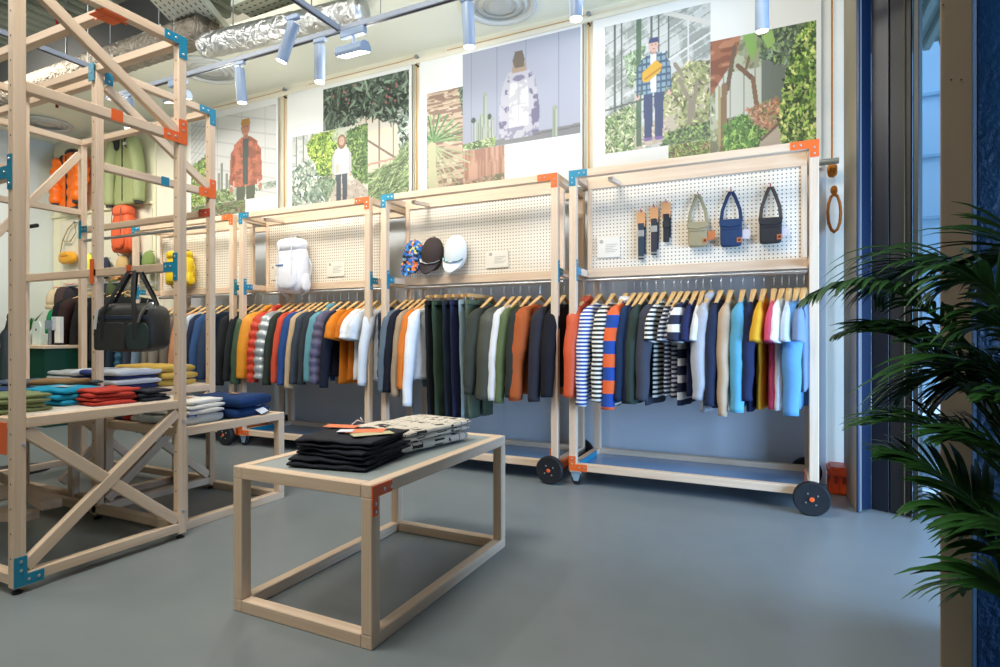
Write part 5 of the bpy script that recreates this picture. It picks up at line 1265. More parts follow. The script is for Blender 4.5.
# ================================================================ POSTERS
class Canvas:
    def __init__(s, w, h, col=(240, 240, 236)):
        s.w, s.h = w, h; s.S, s.T = np.meshgrid(np.linspace(0, 1, w), np.linspace(0, 1, h)); s.c = np.zeros((h, w, 3)); s.c[:] = col; s.rs = np.random.RandomState(w * 7 + h)
    def noise(s, sc, seed=0, asp=1.0):
        rs = np.random.RandomState(seed); n = int(sc) + 2; m = int(sc * asp) + 2; g_ = rs.rand(m, n)
        x = s.S * sc; y = s.T * sc * asp; xi = x.astype(int); yi = y.astype(int); fx = x - xi; fy = y - yi; fx = fx * fx * (3 - 2 * fx); fy = fy * fy * (3 - 2 * fy)
        return (g_[yi, xi] * (1 - fx) + g_[yi, xi + 1] * fx) * (1 - fy) + (g_[yi + 1, xi] * (1 - fx) + g_[yi + 1, xi + 1] * fx) * fy
    def fb(s, sc, seed): return (s.noise(sc, seed) + .6 * s.noise(sc * 2, seed + 1) + .4 * s.noise(sc * 4, seed + 2)) / 2.0
    def poly(s, pts, col, a=1):
        m = s.inp(pts); s.c[m] = s.c[m] * (1 - a) + np.array(col) * a; return m
    def inp(s, pts):
        ins = np.zeros_like(s.S, bool); n = len(pts)
        for i in range(n):
            x1, y1 = pts[i]; x2, y2 = pts[(i + 1) % n]
            if y1 == y2: continue
            c = ((s.T < y1) != (s.T < y2)) & (s.S < (x2 - x1) * (s.T - y1) / (y2 - y1) + x1); ins ^= c
        return ins
    def rect(s, x0, y0, x1, y1, col, a=1): return s.poly([(x0, y0), (x1, y0), (x1, y1), (x0, y1)], col, a)
    def ell(s, cx, cy, rx, ry, col, a=1):
        m = ((s.S - cx) / rx) ** 2 + ((s.T - cy) / ry) ** 2 < 1; s.c[m] = s.c[m] * (1 - a) + np.array(col) * a; return m
    def line(s, p, q, w, col, a=1):
        ar = s.h / s.w; dx, dy = q[0] - p[0], (q[1] - p[1]) * ar; L2 = dx * dx + dy * dy + 1e-9
        px, py = s.S - p[0], (s.T - p[1]) * ar; t = np.clip((px * dx + py * dy) / L2, 0, 1); d = np.hypot(px - t * dx, py - t * dy)
        m = d < w; s.c[m] = s.c[m] * (1 - a) + np.array(col) * a; return m
    def foliage(s, region, cols, sc=14, n=500, ln=.05, wd=.006, seed=1, ang=None):
        m = s.inp(region) if isinstance(region, list) else region
        f = s.fb(sc, seed); cols = [np.array(c, float) for c in cols]; k = len(cols); idx = np.clip(((f - .25) / .5 * k).astype(int), 0, k - 1)
        for i in range(k): s.c[m & (idx == i)] = cols[i]
        rs = np.random.RandomState(seed); ys, xs_ = np.where(m)
        if len(ys) == 0: return
        for _ in range(n):
            j = rs.randint(len(ys)); x, y = xs_[j] / (s.w - 1), ys[j] / (s.h - 1); a_ = rs.uniform(0, 2 * PI) if ang is None else ang + rs.uniform(-.6, .6)
            c = cols[rs.randint(k)] * rs.uniform(.75, 1.3); s.stroke(x, y, a_, ln * rs.uniform(.5, 1.2), wd, np.clip(c, 0, 250))
    def stroke(s, x, y, a_, L, w, col):
        ar = s.h / s.w; x0 = int(max(0, (x - L) * s.w)); x1 = int(min(s.w, (x + L) * s.w + 1)); y0 = int(max(0, (y - L / ar) * s.h)); y1 = int(min(s.h, (y + L / ar) * s.h + 1))
        if x1 <= x0 or y1 <= y0: return
        S = s.S[y0:y1, x0:x1] - x; T = (s.T[y0:y1, x0:x1] - y) * ar; u = S * math.cos(a_) + T * math.sin(a_); v = -S * math.sin(a_) + T * math.cos(a_)
        m = (abs(u) < L / 2) & (abs(v) < w * (1 - (2 * u / L) ** 2)); s.c[y0:y1, x0:x1][m] = col
def print_panel(cv, x0, x1, z0, z1, y, parent, name='printed_photo'):
    w, h = cv.w, cv.h; me = bpy.data.meshes.new(name)
    X = np.linspace(x0, x1, w); Z = np.linspace(z1, z0, h); XX, ZZ = np.meshgrid(X, Z)
    co = np.stack([XX.ravel(), np.full(w * h, 0.0), ZZ.ravel()], 1)
    i = np.arange(w * h).reshape(h, w); q = np.stack([i[:-1, :-1], i[1:, :-1], i[1:, 1:], i[:-1, 1:]], -1).reshape(-1, 4)
    me.from_pydata([], [], []); me.vertices.add(w * h); me.vertices.foreach_set('co', co.ravel())
    me.loops.add(q.size); me.loops.foreach_set('vertex_index', q.ravel()); me.polygons.add(len(q)); me.polygons.foreach_set('loop_start', np.arange(0, q.size, 4)); 
    me.update(calc_edges=True); me.validate()
    at_ = me.color_attributes.new('Print', 'FLOAT_COLOR', 'POINT'); c = (np.clip(cv.c, 0, 255) * .86 + np.array((200, 202, 198)) * .13) / 255.0
    l = np.where(c <= .04045, c / 12.92, ((c + .055) / 1.055) ** 2.4); al = np.ones((h, w, 1)); at_.data.foreach_set('color', np.concatenate([l, al], -1).ravel().astype(np.float32))
    me.materials.append(vcol_mat()); o = bpy.data.objects.new(name, me); COL.objects.link(o); o.parent = parent; o.location = (0, y, 0); return o
def sheet(x0, x1, label):
    t = empty('wall_poster', (x0, YW - .045, 2.2)); 
    box('paper_sheet', (0, 0, 0), (x1 - x0, .004, 1.40), M('poster_paper', (240, 242, 240), .55, 0, .01), t, 0)
    return tag(t, label, 'poster', 'large photo posters above the racks')
GR = [(70, 92, 60), (96, 124, 76), (128, 156, 98), (168, 184, 132), (196, 202, 164)]
GB = [(60, 92, 40), (104, 144, 50), (150, 184, 70), (190, 206, 100)]
GD = [(26, 34, 30), (42, 56, 46), (66, 86, 70), (120, 140, 120)]
GS = [(110, 130, 116), (146, 166, 150), (186, 200, 186), (214, 222, 210)]
def person(cv, cx, top, H, jacket, trou, skin=(206, 160, 134), hat=None, hair=None, w=1.0, shirt=None, seed=3, shoes=(40, 40, 46)):
    W = H * .125 * w * (cv.h / cv.w)
    y = lambda q: top + H * q
    for s in (-1, 1):
        cv.poly([(cx + s * W * .05, y(.50)), (cx + s * W * .82, y(.50)), (cx + s * W * .72, y(.95)), (cx + s * W * .12, y(.95))], trou)
        cv.ell(cx + s * W * .45, y(.96), W * .38, H * .018, shoes)
        cv.poly([(cx + s * W * .8, y(.19)), (cx + s * W * 1.32, y(.26)), (cx + s * W * 1.42, y(.50)), (cx + s * W * 1.08, y(.52)), (cx + s * W * .85, y(.30))], tuple(c * .9 for c in jacket))
        cv.ell(cx + s * W * 1.25, y(.545), W * .16, H * .028, skin)
    cv.poly([(cx - W * .35, y(.145)), (cx + W * .35, y(.145)), (cx + W, y(.195)), (cx + W * 1.0, y(.53)), (cx - W * 1.0, y(.53)), (cx - W, y(.195))], jacket)
    if shirt: cv.poly([(cx - W * .25, y(.15)), (cx + W * .25, y(.15)), (cx + W * .22, y(.52)), (cx - W * .22, y(.52))], shirt)
    cv.rect(cx - W * .2, y(.10), cx + W * .2, y(.16), tuple(c * .85 for c in skin))
    if hair: cv.ell(cx, y(.085), W * .62, H * .10, tuple(c * .8 for c in hair))
    cv.ell(cx, y(.075), W * .38, H * .062, skin)
    cv.rect(cx - W * .2, y(.066), cx - W * .08, y(.073), (90, 60, 50)); cv.rect(cx + W * .08, y(.066), cx + W * .2, y(.073), (90, 60, 50)); cv.rect(cx - W * .1, y(.105), cx + W * .1, y(.11), (160, 90, 80))
    if hat: cv.poly([(cx - W * .42, y(.05)), (cx - W * .32, y(.005)), (cx + W * .32, y(.005)), (cx + W * .42, y(.05))], hat)
# --- poster 1: man in rust jacket before a glasshouse
t = sheet(-6.30, -4.855, 'poster of a bearded person in a rust jacket beside a glasshouse, leftmost')
cv = Canvas(150, 130, (226, 228, 226))
for k in range(9): cv.line((.0 + .0, -.3 + k * .16), (1, .02 + k * .16), .008, (206, 208, 208))
for x in (.33, .62, .88): cv.line((x, 0), (x, .9), .004, (196, 200, 200))
for k in range(8): cv.line((-.05, .55 - k * .07), (.3, .2 - k * .07), .004, (180, 186, 188))
cv.foliage([(0, .52), (.18, .42), (.24, .6), (.26, 1), (0, 1)], GB + GR, 14, 300, .05, .006, 4)
cv.rect(.24, .84, 1, .93, (206, 206, 202)); cv.foliage([(.24, .88), (1, .84), (1, .90), (.24, 1)], GS, 16, 120, .04, .005, 6)
for x, y0 in ((.38, .55), (.345, .66), (.44, .68), (.47, .76)): cv.line((x, y0), (x, .98), .012, (150, 158, 146)); cv.line((x + .006, y0), (x + .006, .98), .004, (110, 120, 110))
cv.foliage([(.22, .86), (.5, .84), (.54, 1), (.22, 1)], GR, 18, 120, .03, .005, 8)
person(cv, .66, .08, 1.45, (184, 104, 78), (84, 92, 76), (190, 130, 104), hat=(196, 142, 66), w=.84, shirt=(70, 80, 78))
m = cv.inp([(.5, .3), (.85, .3), (.85, .87), (.5, .87)]) & (np.abs(cv.c[..., 0] - 184) < 22) & (np.abs(cv.c[..., 2] - 74) < 14); f = cv.fb(16, 3); cv.c[m & (f > .55)] *= .82; cv.c[m & (f < .42)] *= 1.14
print_panel(cv, .05, 1.42, .345, 1.33, -.0005, t)
cv = Canvas(60, 20, (90, 70, 60)); cv.foliage([(0, 0), (1, 0), (1, 1), (0, 1)], GR[:3] + [(120, 90, 80), (150, 130, 120)], 10, 100, .08, .02, 4)
print_panel(cv, .05, .95, .20, .345, -.0005, t)
# --- poster 2
t = sheet(-4.72, -3.13, 'poster of a person in a pale jacket on a garden path')
cv = Canvas(150, 165, (222, 214, 196))
cv.rect(0, .42, 1, .9, (226, 214, 190)); cv.rect(0, .36, 1, .42, (214, 208, 196))
for x in (.52, .67, .83): cv.line((x, .3), (x, .72), .008, (128, 116, 100))
cv.line((.3, .36), (.95, .72), .010, (120, 100, 88)); cv.line((0, .72), (1, .66), .01, (190, 150, 130))
cv.foliage([(0, 0), (1, 0), (1, .30), (.86, .38), (.70, .36), (.6, .30), (.45, .28), (.3, .36), (0, .40)], GD, 9, 700, .13, .012, 12)
cv.foliage([(.88, .3), (1, .3), (1, .6), (.9, .6)], GD + GS, 9, 100, .08, .01, 2)
cv.foliage([(.40, .80), (.8, .70), (1, .55), (1, 1), (.3, 1)], GR[:4], 8, 500, .14, .006, 13, ang=-.5)
for k in range(14): cv.ell(R_.random() * .8 + .1, R_.random() * .2 + .02, .012, .01, (190, 110, 110))
print_panel(cv, .50, 1.56, .13, 1.36, -.0004, t)
cv = Canvas(165, 140, (214, 216, 204))
cv.foliage([(0, 0), (.3, 0), (.36, 1), (0, 1)], [(206, 210, 204), (222, 224, 218), (190, 196, 192)], 8, 80, .05, .01, 3)
for x in (.06, .16, .28): cv.line((x, 0), (x, .45), .008, (120, 132, 132))
cv.foliage([(.20, .12), (.3, .02), (.62, 0), (.62, .5), (.5, .56), (.3, .5), (.26, .35)], GB, 12, 500, .05, .008, 21)
cv.foliage([(.72, .05), (1, .0), (1, .70), (.86, .66), (.76, .5)], [(46, 74, 38), (80, 116, 56), (130, 158, 84)], 12, 400, .06, .007, 22)
cv.foliage([(.0, .38), (.28, .32), (.38, .55), (.52, .62), (.5, .86), (.36, 1), (0, 1)], GS + [(90, 120, 104)], 9, 500, .09, .012, 23)
cv.foliage([(.34, .56), (.62, .52), (.62, .78), (.46, .82)], [(76, 96, 78), (110, 136, 110), (150, 170, 140)], 12, 300, .05, .007, 24)
cv.poly([(.60, .62), (.86, .62), (1, .78), (1, 1), (.36, 1), (.50, .84)], (196, 182, 170)); cv.foliage([(.60, .62), (.86, .62), (1, .78), (1, 1), (.36, 1), (.50, .84)], [(186, 172, 160), (196, 184, 172), (204, 194, 182)], 14, 60, .05, .006, 25)
cv.ell(.64, .08, .10, .09, (196, 206, 190), .7)
person(cv, .67, .09, .86, (214, 216, 222), (62, 72, 82), (206, 168, 148), hair=(176, 132, 96), w=1.0)
cv.rect(.59, .42, .64, .52, (196, 196, 180)); 
print_panel(cv, .07, 1.075, .07, .93, -.0012, t)
# --- poster 3
t = sheet(-3.04, -1.45, 'poster of a person seen from behind carrying a pale backpack')
cv = Canvas(110, 165, (176, 150, 130))
cv.c[:] = np.array((196, 172, 148)); f = cv.noise(7, 5, 9); cv.c[(f > .5)] = (140, 112, 96); f = cv.noise(16, 6, 3); cv.c[f > .75] = (214, 196, 172)
cv.foliage([(.42, 0), (1, 0), (1, .40), (.5, .36)], GD[1:] + GR[:2], 14, 300, .07, .01, 31)
mm = cv.poly([(.46, .38), (1, .38), (1, .86), (.50, .90)], (180, 134, 112)); st = cv.noise(50, 9, .1); cv.c[mm & (st > .55)] = (158, 114, 96); cv.c[mm & (st < .3)] = (196, 152, 130)
for k in range(26):
    a_ = -PI * (.02 + .96 * k / 25); L = .42 + .14 * math.sin(k * 3.1); cv.line((.08, .46), (.08 + L * math.cos(a_), .46 + .30 * math.sin(a_) + .05), .010, [(96, 140, 90), (140, 178, 116), (64, 108, 66)][k % 3])
for k in range(16): a_ = PI * (.1 + .75 * k / 15); cv.line((.08, .50), (.08 + .55 * math.cos(a_), .50 + .46 * math.sin(a_)), .009, [(150, 166, 120), (186, 194, 154)][k % 2])
cv.rect(.02, .48, .12, .9, (196, 196, 158))
cv.foliage([(.3, .88), (1, .84), (1, 1), (0, 1)], [(96, 104, 76), (150, 120, 100), (180, 140, 120)], 14, 150, .05, .008, 33)
print_panel(cv, .08, .885, .10, 1.09, -.0004, t)
cv = Canvas(165, 135, (158, 164, 184)); f = cv.S * 18 - cv.T * 4; cv.c += f[..., None] * np.array((.8, .8, .8))
for x in (.08, .31, .56, .83): cv.line((x, 0), (x, .9), .003, (128, 134, 156))
cv.poly([(.0, .95), (1, .90), (1, 1), (0, 1)], (120, 122, 124)); cv.line((.55, .945), (1, .93), .006, (98, 100, 104))
for x, y0, w_ in ((.205, .46, .020), (.15, .72, .016), (.17, .66, .014), (.235, .70, .015), (.27, .72, .013), (.11, .70, .012), (.80, .72, .022), (.19, .78, .02), (.24, .82, .02)):
    cv.line((x, y0), (x, .99), w_, (150, 162, 148)); cv.line((x + w_ * .4, y0 + .02), (x + w_ * .4, .99), .003, (196, 200, 180)); cv.line((x - w_ * .4, y0 + .02), (x - w_ * .4, .99), .003, (110, 126, 112))
cv.ell(.10, .70, .022, .03, (58, 76, 66)); cv.ell(.245, .69, .018, .03, (58, 76, 66))
cv.foliage([(0, .93), (.3, .9), (.3, 1), (0, 1)], GR, 16, 50, .03, .005, 35)
cx = .50
for s in (-1, 1): cv.poly([(cx + s * .08, .32), (cx + s * .14, .40), (cx + s * .175, .70), (cx + s * .165, .93), (cx + s * .115, .93), (cx + s * .10, .55)], (150, 148, 172)); 
mm = cv.poly([(cx - .09, .29), (cx + .09, .29), (cx + .13, .38), (cx + .12, .95), (cx - .12, .95), (cx - .13, .38)], (186, 186, 198)); f = cv.fb(14, 41); cv.c[mm & (f > .56)] = (140, 138, 164)
for s in (-1, 1):
    mm = cv.inp([(cx + s * .08, .32), (cx + s * .14, .40), (cx + s * .175, .70), (cx + s * .165, .93), (cx + s * .115, .93), (cx + s * .10, .55)]); cv.c[mm & (f > .5)] = (104, 102, 134); cv.c[mm & (f < .42)] = (186, 186, 200)
mm = cv.poly([(cx - .075, .38), (cx + .075, .38), (cx + .085, .60), (cx + .08, .84), (cx - .08, .84), (cx - .085, .60)], (216, 216, 220)); f = cv.fb(16, 43); cv.c[mm & (f > .55)] = (190, 190, 198); cv.line((cx, .42), (cx, .82), .004, (176, 176, 186)); cv.line((cx - .06, .62), (cx + .06, .62), .004, (176, 176, 186))
cv.ell(cx, .34, .085, .06, (186, 186, 200)); cv.ell(cx, .36, .05, .03, (120, 118, 146))
cv.poly([(cx - .06, .30), (cx - .045, .16), (cx + .045, .16), (cx + .065, .30)], (168, 144, 122)); cv.poly([(cx - .055, .18), (cx - .03, .09), (cx + .03, .09), (cx + .05, .18), (cx + .045, .26), (cx - .03, .26)], (104, 92, 80))
print_panel(cv, .465, 1.575, .50, 1.375, -.0012, t)
# --- poster 4
t = sheet(-1.36, .27, 'poster of a person in a blue checked jacket beside a garden path photo')
cv = Canvas(140, 160, (204, 208, 206))
f = cv.fb(9, 50); cv.c[f > .52] = (178, 184, 180); cv.c[f > .6] = (150, 158, 152)
for k in range(14): cv.line((-.1, .12 + k * .07), (1.1, -.32 + k * .07), .004, (116, 124, 122) if k % 2 else (222, 226, 224))
for x in (.10, .17, .46, .53, .62): cv.line((x, 0), (x, .8), .008, (84, 96, 92))
cv.line((0, .66), (.6, .60), .008, (86, 90, 88)); cv.line((.62, .36), (1, .22), .010, (226, 228, 226)); cv.line((.8, .1), (.8, .4), .008, (222, 224, 224)); cv.line((.6, 0), (1, .15), .02, (216, 214, 208))
cv.foliage([(.20, .26), (.40, .20), (.38, .48), (.24, .52)], [(90, 116, 84), (136, 160, 124), (176, 192, 160)], 16, 200, .06, .007, 51)
cv.foliage([(0, .72), (.3, .64), (.36, .8), (.34, 1), (0, 1)], GR, 14, 400, .08, .008, 52)
cv.foliage([(.66, .48), (.8, .40), (1, .42), (1, 1), (.62, 1), (.56, .8), (.5, .66)], [(96, 96, 66), (140, 146, 96), (170, 176, 116), (190, 180, 150)], 12, 400, .06, .008, 53)
cv.poly([(.30, .84), (.66, .78), (.72, .95), (.30, 1)], (196, 184, 164)); cv.foliage([(.34, .84), (.6, .8), (.66, .92), (.34, 1)], [(186, 172, 152), (206, 196, 178), (160, 148, 130)], 14, 60, .05, .01, 54)
for p, q in (((.72, .52), (.82, .70)), ((.82, .70), (.80, .95)), ((.88, .56), (.84, .8)), ((.74, .48), (.68, .40))): cv.line(p, q, .018, (140, 128, 110))
cv.foliage([(.6, .90), (1, .86), (1, 1), (.55, 1)], [(60, 76, 56), (96, 124, 76), (140, 170, 90)], 18, 200, .05, .007, 55)
for x in (.34,): cv.rect(x - .03, .0, x + .02, .98, (58, 92, 66), .85)
person(cv, .48, .165, .80, (126, 158, 178), (46, 62, 104), (220, 176, 160), hat=(48, 58, 110), w=1.05, shirt=(236, 236, 238), shoes=(120, 90, 160))
mm = cv.inp([(.30, .28), (.66, .28), (.66, .60), (.30, .60)]) & (np.abs(cv.c[..., 2] - 169) < 14); chk = ((cv.S * 22 % 1) < .32) | ((cv.T * 20 % 1) < .32); cv.c[mm & chk] = (52, 82, 110)
cv.poly([(.37, .42), (.50, .34), (.56, .38), (.55, .43), (.42, .50), (.37, .48)], (222, 168, 40)); cv.line((.40, .47), (.56, .40), .008, (180, 120, 30))
print_panel(cv, .10, .905, .30, 1.325, -.0004, t)
cv = Canvas(150, 160, (196, 200, 184))
cv.foliage([(0, 0), (1, 0), (1, 1), (0, 1)], [(120, 124, 96), (150, 156, 120), (186, 190, 160)], 10, 200, .06, .01, 60)
cv.rect(.05, .26, .5, .60, (206, 210, 196)); 
for x in (.08, .13, .2, .33, .44): cv.line((x, .26), (x, .62), .006, (150, 150, 130))
cv.rect(.50, .20, .72, .56, (104, 116, 108)); cv.foliage([(.48, .0), (.86, 0), (.8, .3), (.5, .2)], GD[1:] + GR[:3], 12, 300, .07, .01, 61)
mm = cv.poly([(0, .0), (.30, .0), (.26, .14), (.0, .42)], (156, 92, 62)); st = cv.noise(6, 63, 6); cv.c[mm & (st > .55)] = (126, 70, 48); cv.c[mm & (st < .3)] = (186, 122, 90)
cv.line((.24, .08), (.17, .38), .022, (104, 80, 62)); cv.line((.14, .36), (.12, .95), .030, (134, 104, 72)); cv.line((.09, .36), (.09, .8), .012, (176, 160, 110))
cv.line((.27, .22), (.42, .34), .020, (112, 82, 60)); cv.line((.42, .34), (.45, .52), .022, (126, 94, 68)); cv.line((.34, .28), (.40, .14), .014, (116, 90, 66))
cv.poly([(.32, .0), (.44, .0), (.46, .14), (.40, .20), (.36, .10)], (132, 178, 84)); cv.poly([(.5, .04), (.6, .0), (.63, .10), (.56, .14)], (150, 192, 100))
cv.foliage([(.14, .66), (.3, .60), (.42, .62), (.56, .72), (.48, .86), (.42, 1), (.14, 1)], [(50, 92, 40), (90, 136, 60), (140, 176, 84), (70, 110, 50)], 12, 500, .09, .008, 64)
cv.foliage([(.36, .56), (.66, .50), (.70, .66), (.56, .74), (.40, .64)], [(190, 130, 96), (206, 160, 130), (120, 130, 80), (170, 108, 84)], 16, 200, .06, .008, 65)
cv.poly([(.50, .78), (.66, .70), (.76, .86), (.80, 1), (.42, 1)], (196, 182, 166)); cv.line((.50, .80), (.72, .66), .012, (110, 86, 72))
cv.foliage([(.90, 0), (1, 0), (1, 1), (.80, .96), (.70, .88), (.66, .66), (.72, .38), (.80, .16)], [(54, 92, 34), (96, 140, 50), (150, 184, 78), (196, 214, 120), (40, 66, 30)], 11, 1200, .06, .012, 66)
print_panel(cv, .905, 1.60, .05, 1.03, -.0004, t)
cv = Canvas(80, 50, (150, 130, 100)); cv.foliage([(0, 0), (1, 0), (1, 1), (0, 1)], [(96, 76, 58), (120, 150, 70), (90, 120, 60), (170, 190, 110), (150, 120, 90)], 10, 300, .06, .015, 70)
print_panel(cv, .60, .905, .05, .30, -.0004, t)

# ================================================================ PALM
LEAFM = M('palm_leaf', (46, 92, 40), .45, 0, .35, 5)
base = Vector(at(1190, 640, 1.20)); base.z = .35
t = empty('areca_palm', (base.x, base.y, 0)); tag(t, 'large areca palm arching in from the right edge', 'palm')
bx = base.copy(); bx.z = 0
lathe('pot', [(.17, 0), (.20, .02), (.23, .30), (.24, .32), (.22, .32), (.20, .28)], M('dark_pot', (60, 62, 66), .5), t, 28); lathe('soil', [(.21, .27), (.001, .29)], M('soil', (60, 44, 34), .9), t, 20)
def frond(tip, mid, start, L=.17, n=26, seed=0, droop=.5, w=.0075, plane=None, curl=0):
    rr = random.Random(seed); bm = bmesh.new(); P = [Vector(start) - bx, Vector(mid) - bx, Vector(tip) - bx]
    def q(s): return P[0] * (1 - s) ** 2 + P[1] * 2 * s * (1 - s) + P[2] * s * s
    pts = [q(i / 16) for i in range(17)]; b_tube(bm, pts, [.006 * (1 - .8 * i / 16) + .0008 for i in range(17)], 6)
    for i in range(n):
        s = .22 + .78 * i / (n - 1); p = q(s); d = (q(min(1, s + .02)) - q(max(0, s - .02))).normalized()
        side = d.cross(Vector((0, 0, 1)));
        if side.length < .1: side = d.cross(RT)
        side.normalize(); up = side.cross(d).normalized()
        ll = L * 1.2 * (math.sin(PI * min(1, .18 + .80 * s)) ** .6) * rr.uniform(.8, 1.1)
        for sg in (-1, 1):
            o0 = p.copy(); dirv = (d * .75 + side * sg * .8 + up * .25 + Vector((rr.uniform(-.1, .1), rr.uniform(-.1, .1), rr.uniform(-.1, .1)))).normalized()
            m_ = 6; prev = None; c = o0; wv = dirv.cross(up).normalized()
            for k in range(m_ + 1):
                f = k / m_; ww = w * (math.sin(PI * (.1 + .9 * f)) ** .7) if k < m_ else .0005
                fold_ = up * (ww * .35)
                a_ = bm.verts.new(c - wv * ww + fold_); b_ = bm.verts.new(c); cc = bm.verts.new(c + wv * ww + fold_)
                if prev: bm.faces.new([prev[0], prev[1], b_, a_]); bm.faces.new([prev[1], prev[2], cc, b_])
                prev = (a_, b_, cc); dirv = (dirv + Vector((0, 0, -1)) * (droop * .28 * (f + .3))).normalized(); c = c + dirv * (ll / m_)
    return link('frond', bm, LEAFM, t, smooth=True)
S = lambda u, v, tt: at(u, v, tt)
st = lambda k: Vector((base.x + .02 * math.cos(k), base.y + .02 * math.sin(k), .34))
def longfrond(k, pth, **kw):
    a = S(*pth[0]); stem = [Vector(st(k)) - bx, (Vector(st(k)) * .4 + a * .6) - bx + Vector((0, 0, -.05)), a - bx]
    tube('stem', stem, [.010, .009, .006], M('palm_stem', (98, 128, 52), .5), t, 8)
    frond(S(*pth[2]), S(*pth[1]), a, seed=k, **kw)
longfrond(1, [(1010, 400, 1.15), (900, 240, 1.2), (806, 300, 1.25)], L=.13, droop=1.1, n=26, w=.0065)
longfrond(2, [(1020, 330, 1.1), (940, 225, 1.2), (880, 290, 1.3)], L=.20, droop=1.0, n=26)
longfrond(3, [(1030, 470, 1.1), (930, 330, 1.2), (870, 330, 1.3)], L=.17, droop=.6)
longfrond(4, [(1040, 420, 1.05), (980, 330, 1.1), (905, 395, 1.2)], L=.19, droop=.7)
longfrond(5, [(1040, 520, 1.05), (960, 400, 1.15), (860, 425, 1.25)], L=.15, droop=.5, w=.006)
longfrond(6, [(1020, 560, 1.0), (960, 470, 1.1), (885, 455, 1.15)], L=.15, droop=.5)
longfrond(7, [(1030, 600, .95), (985, 520, 1.0), (935, 505, 1.05)], L=.15, droop=.9, n=16)
longfrond(8, [(1030, 380, 1.0), (1000, 250, 1.0), (945, 290, 1.05)], L=.17, droop=.8)
longfrond(9, [(1060, 450, 1.0), (1030, 300, 1.0), (975, 330, 1.05)], L=.17, droop=.8)
longfrond(10, [(1060, 560, .95), (1020, 440, 1.0), (950, 440, 1.05)], L=.17, droop=.6)
longfrond(11, [(1050, 660, .9), (1010, 560, .95), (968, 590, 1.0)], L=.14, droop=.7, n=16)
longfrond(12, [(1080, 520, .95), (1060, 420, .95), (990, 400, 1.0)], L=.17, droop=.7)
longfrond(13, [(1060, 300, 1.0), (1030, 215, 1.05), (985, 275, 1.1)], L=.16, droop=.6)
longfrond(14, [(1090, 640, .85), (1040, 520, .9), (985, 530, .95)], L=.15, droop=.7)
longfrond(15, [(1010, 440, 1.1), (950, 300, 1.2), (840, 335, 1.3)], L=.14, droop=.8, w=.006)
longfrond(16, [(1030, 500, 1.2), (985, 380, 1.25), (925, 365, 1.3)], L=.18, droop=.6)
longfrond(17, [(1060, 400, 1.15), (1000, 350, 1.2), (945, 400, 1.25)], L=.18, droop=.6)

# ================================================================ LIGHT
# lamps on the tracks aimed at the display wall and racks
def sx(u, v): q = g(u, v, TZ); return q[0]
YT = 3.078
washer(sx(198, 88) + .0, YT, 'wall washer light just right of the tower corner post', 0, 8)
washer(sx(366, 38), YT, 'wall washer light between the silver duct and the tall spotlight', 0, 8)
for x_ in (-5.4, -3.9, -2.6, -1.4, -.2):
    l = bpy.data.lights.new('soffit_fill', 'POINT'); l.energy = 8 if x_ < -2 else 3; l.color = (1, .97, .88); l.shadow_soft_size = .12; o = bpy.data.objects.new('soffit_fill', l); COL.objects.link(o); o.location = (x_, YT + .12, TZ - .12)  # added point fills that brighten the soffit; not separate fixtures
def addspot(x, y, label, tgt, e, tx=0, ty=0, L=.24): spot(x, y, tx, ty, L, .037, label, e, tgt)
addspot(sx(240, 62), YT, 'cylinder spotlight left of the silver duct on the long track', (-4.2, 4.2, 1.4), 18, math.radians(6))
addspot(sx(322, 40), YT, 'cylinder spotlight just behind the tilted one at the track corner', (-3.4, 4.2, 1.4), 18)
addspot(sx(466, -6), YT, 'cylinder spotlight above the left edge of the backpack poster', (-1.9, 4.2, 1.5), 9, math.radians(5))
addspot(sx(579, -30), YT, 'cylinder spotlight cut by the top edge above the second cord', (-1.0, 4.2, 1.5), 4)
track((-.45, 3.64), (.40, 3.64), TZ, 'short lighting track above the garden path photo')
addspot(-.083, 3.64, 'cylinder spotlight at the top edge over the garden path photo', (-.3, 4.2, 1.5), 3, math.radians(8))
qx = g(320, 22, TZ)[0] - .10
addspot(qx, 2.78, 'tilted cylinder spotlight at the corner where two tracks meet', (-1.8, 2.2, .5), 40, math.radians(-4), math.radians(22))
addspot(-5.0, YT, 'cylinder spotlight on the far left of the long track', (-5.4, 4.2, 1.5), 24)
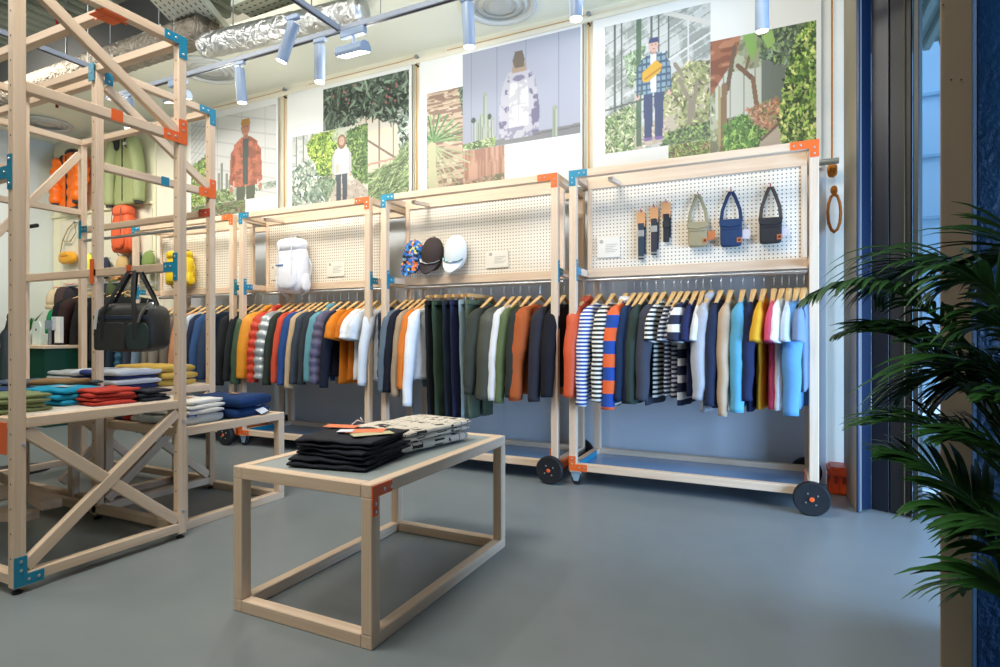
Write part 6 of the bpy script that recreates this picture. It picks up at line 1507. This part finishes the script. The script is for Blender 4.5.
washer(-.95, YT, 'wall washer light out of view above the backpack poster', 0, 4)
washer(.1, YT, 'wall washer light out of view above the garden poster', 0, 2)
def area(name, loc, tgt, e, size, sy=None, col=(1, 1, 1)):
    l = bpy.data.lights.new(name, 'AREA'); l.energy = e; l.size = size; l.color = col
    if sy: l.shape = 'RECTANGLE'; l.size_y = sy
    o = bpy.data.objects.new(name, l); COL.objects.link(o); o.location = loc; o.rotation_euler = (Vector(tgt) - Vector(loc)).to_track_quat('-Z', 'Y').to_euler(); return o
area('ceiling_fill', (-2.0, .9, 4.3), (-2.6, 2.2, .3), 112, 1.4, .8, (1, .95, .88))  # overhead area fills added to light the room; no fixtures behind them
area('ceiling_fill', (-7.2, 2.6, 3.9), (-7.8, 4.6, 1.6), 80, 1.2, .8, (1, .94, .82))
area('ceiling_fill', (-1.2, -1.4, 4.2), (-1.5, 2.5, .8), 38, 1.6, 1.0, (1, .96, .9))
area('deck_fill', (-5.0, 1.4, 3.9), (-4.6, 2.2, 4.7), 45, .6, .4, (1, .97, .92))  # added upward fill, out of view, lifting the dark ceiling deck
area('ceiling_fill', (-5.8, .2, 4.2), (-4.2, 2.2, 1), 60, 1.2, .8, (1, .95, .88))
area('window_daylight', (2.9, 2.25, .95), (-1.2, 4.0, .3), 340, 2.4, 1.5, (.38, .62, 1.0))
w = bpy.data.worlds.new('sky'); SC.world = w; w.use_nodes = True
bg = w.node_tree.nodes['Background']; bg.inputs[0].default_value = (.42, .66, 1.0, 1); bg.inputs[1].default_value = 1.6
# ================================================================ CAMERA
cam = bpy.data.cameras.new('camera'); cam.sensor_width = 36; cam.lens = FPX * 36 / 1000; cam.clip_start = .02
co = bpy.data.objects.new('camera', cam); COL.objects.link(co); co.location = (0, 0, CAMH); co.rotation_euler = (PI / 2, 0, TH); SC.camera = co
SC.view_settings.view_transform = 'Standard'; SC.view_settings.look = 'None'; SC.view_settings.gamma = 1; SC.view_settings.exposure = 0.0; SC.view_settings.use_curve_mapping = False
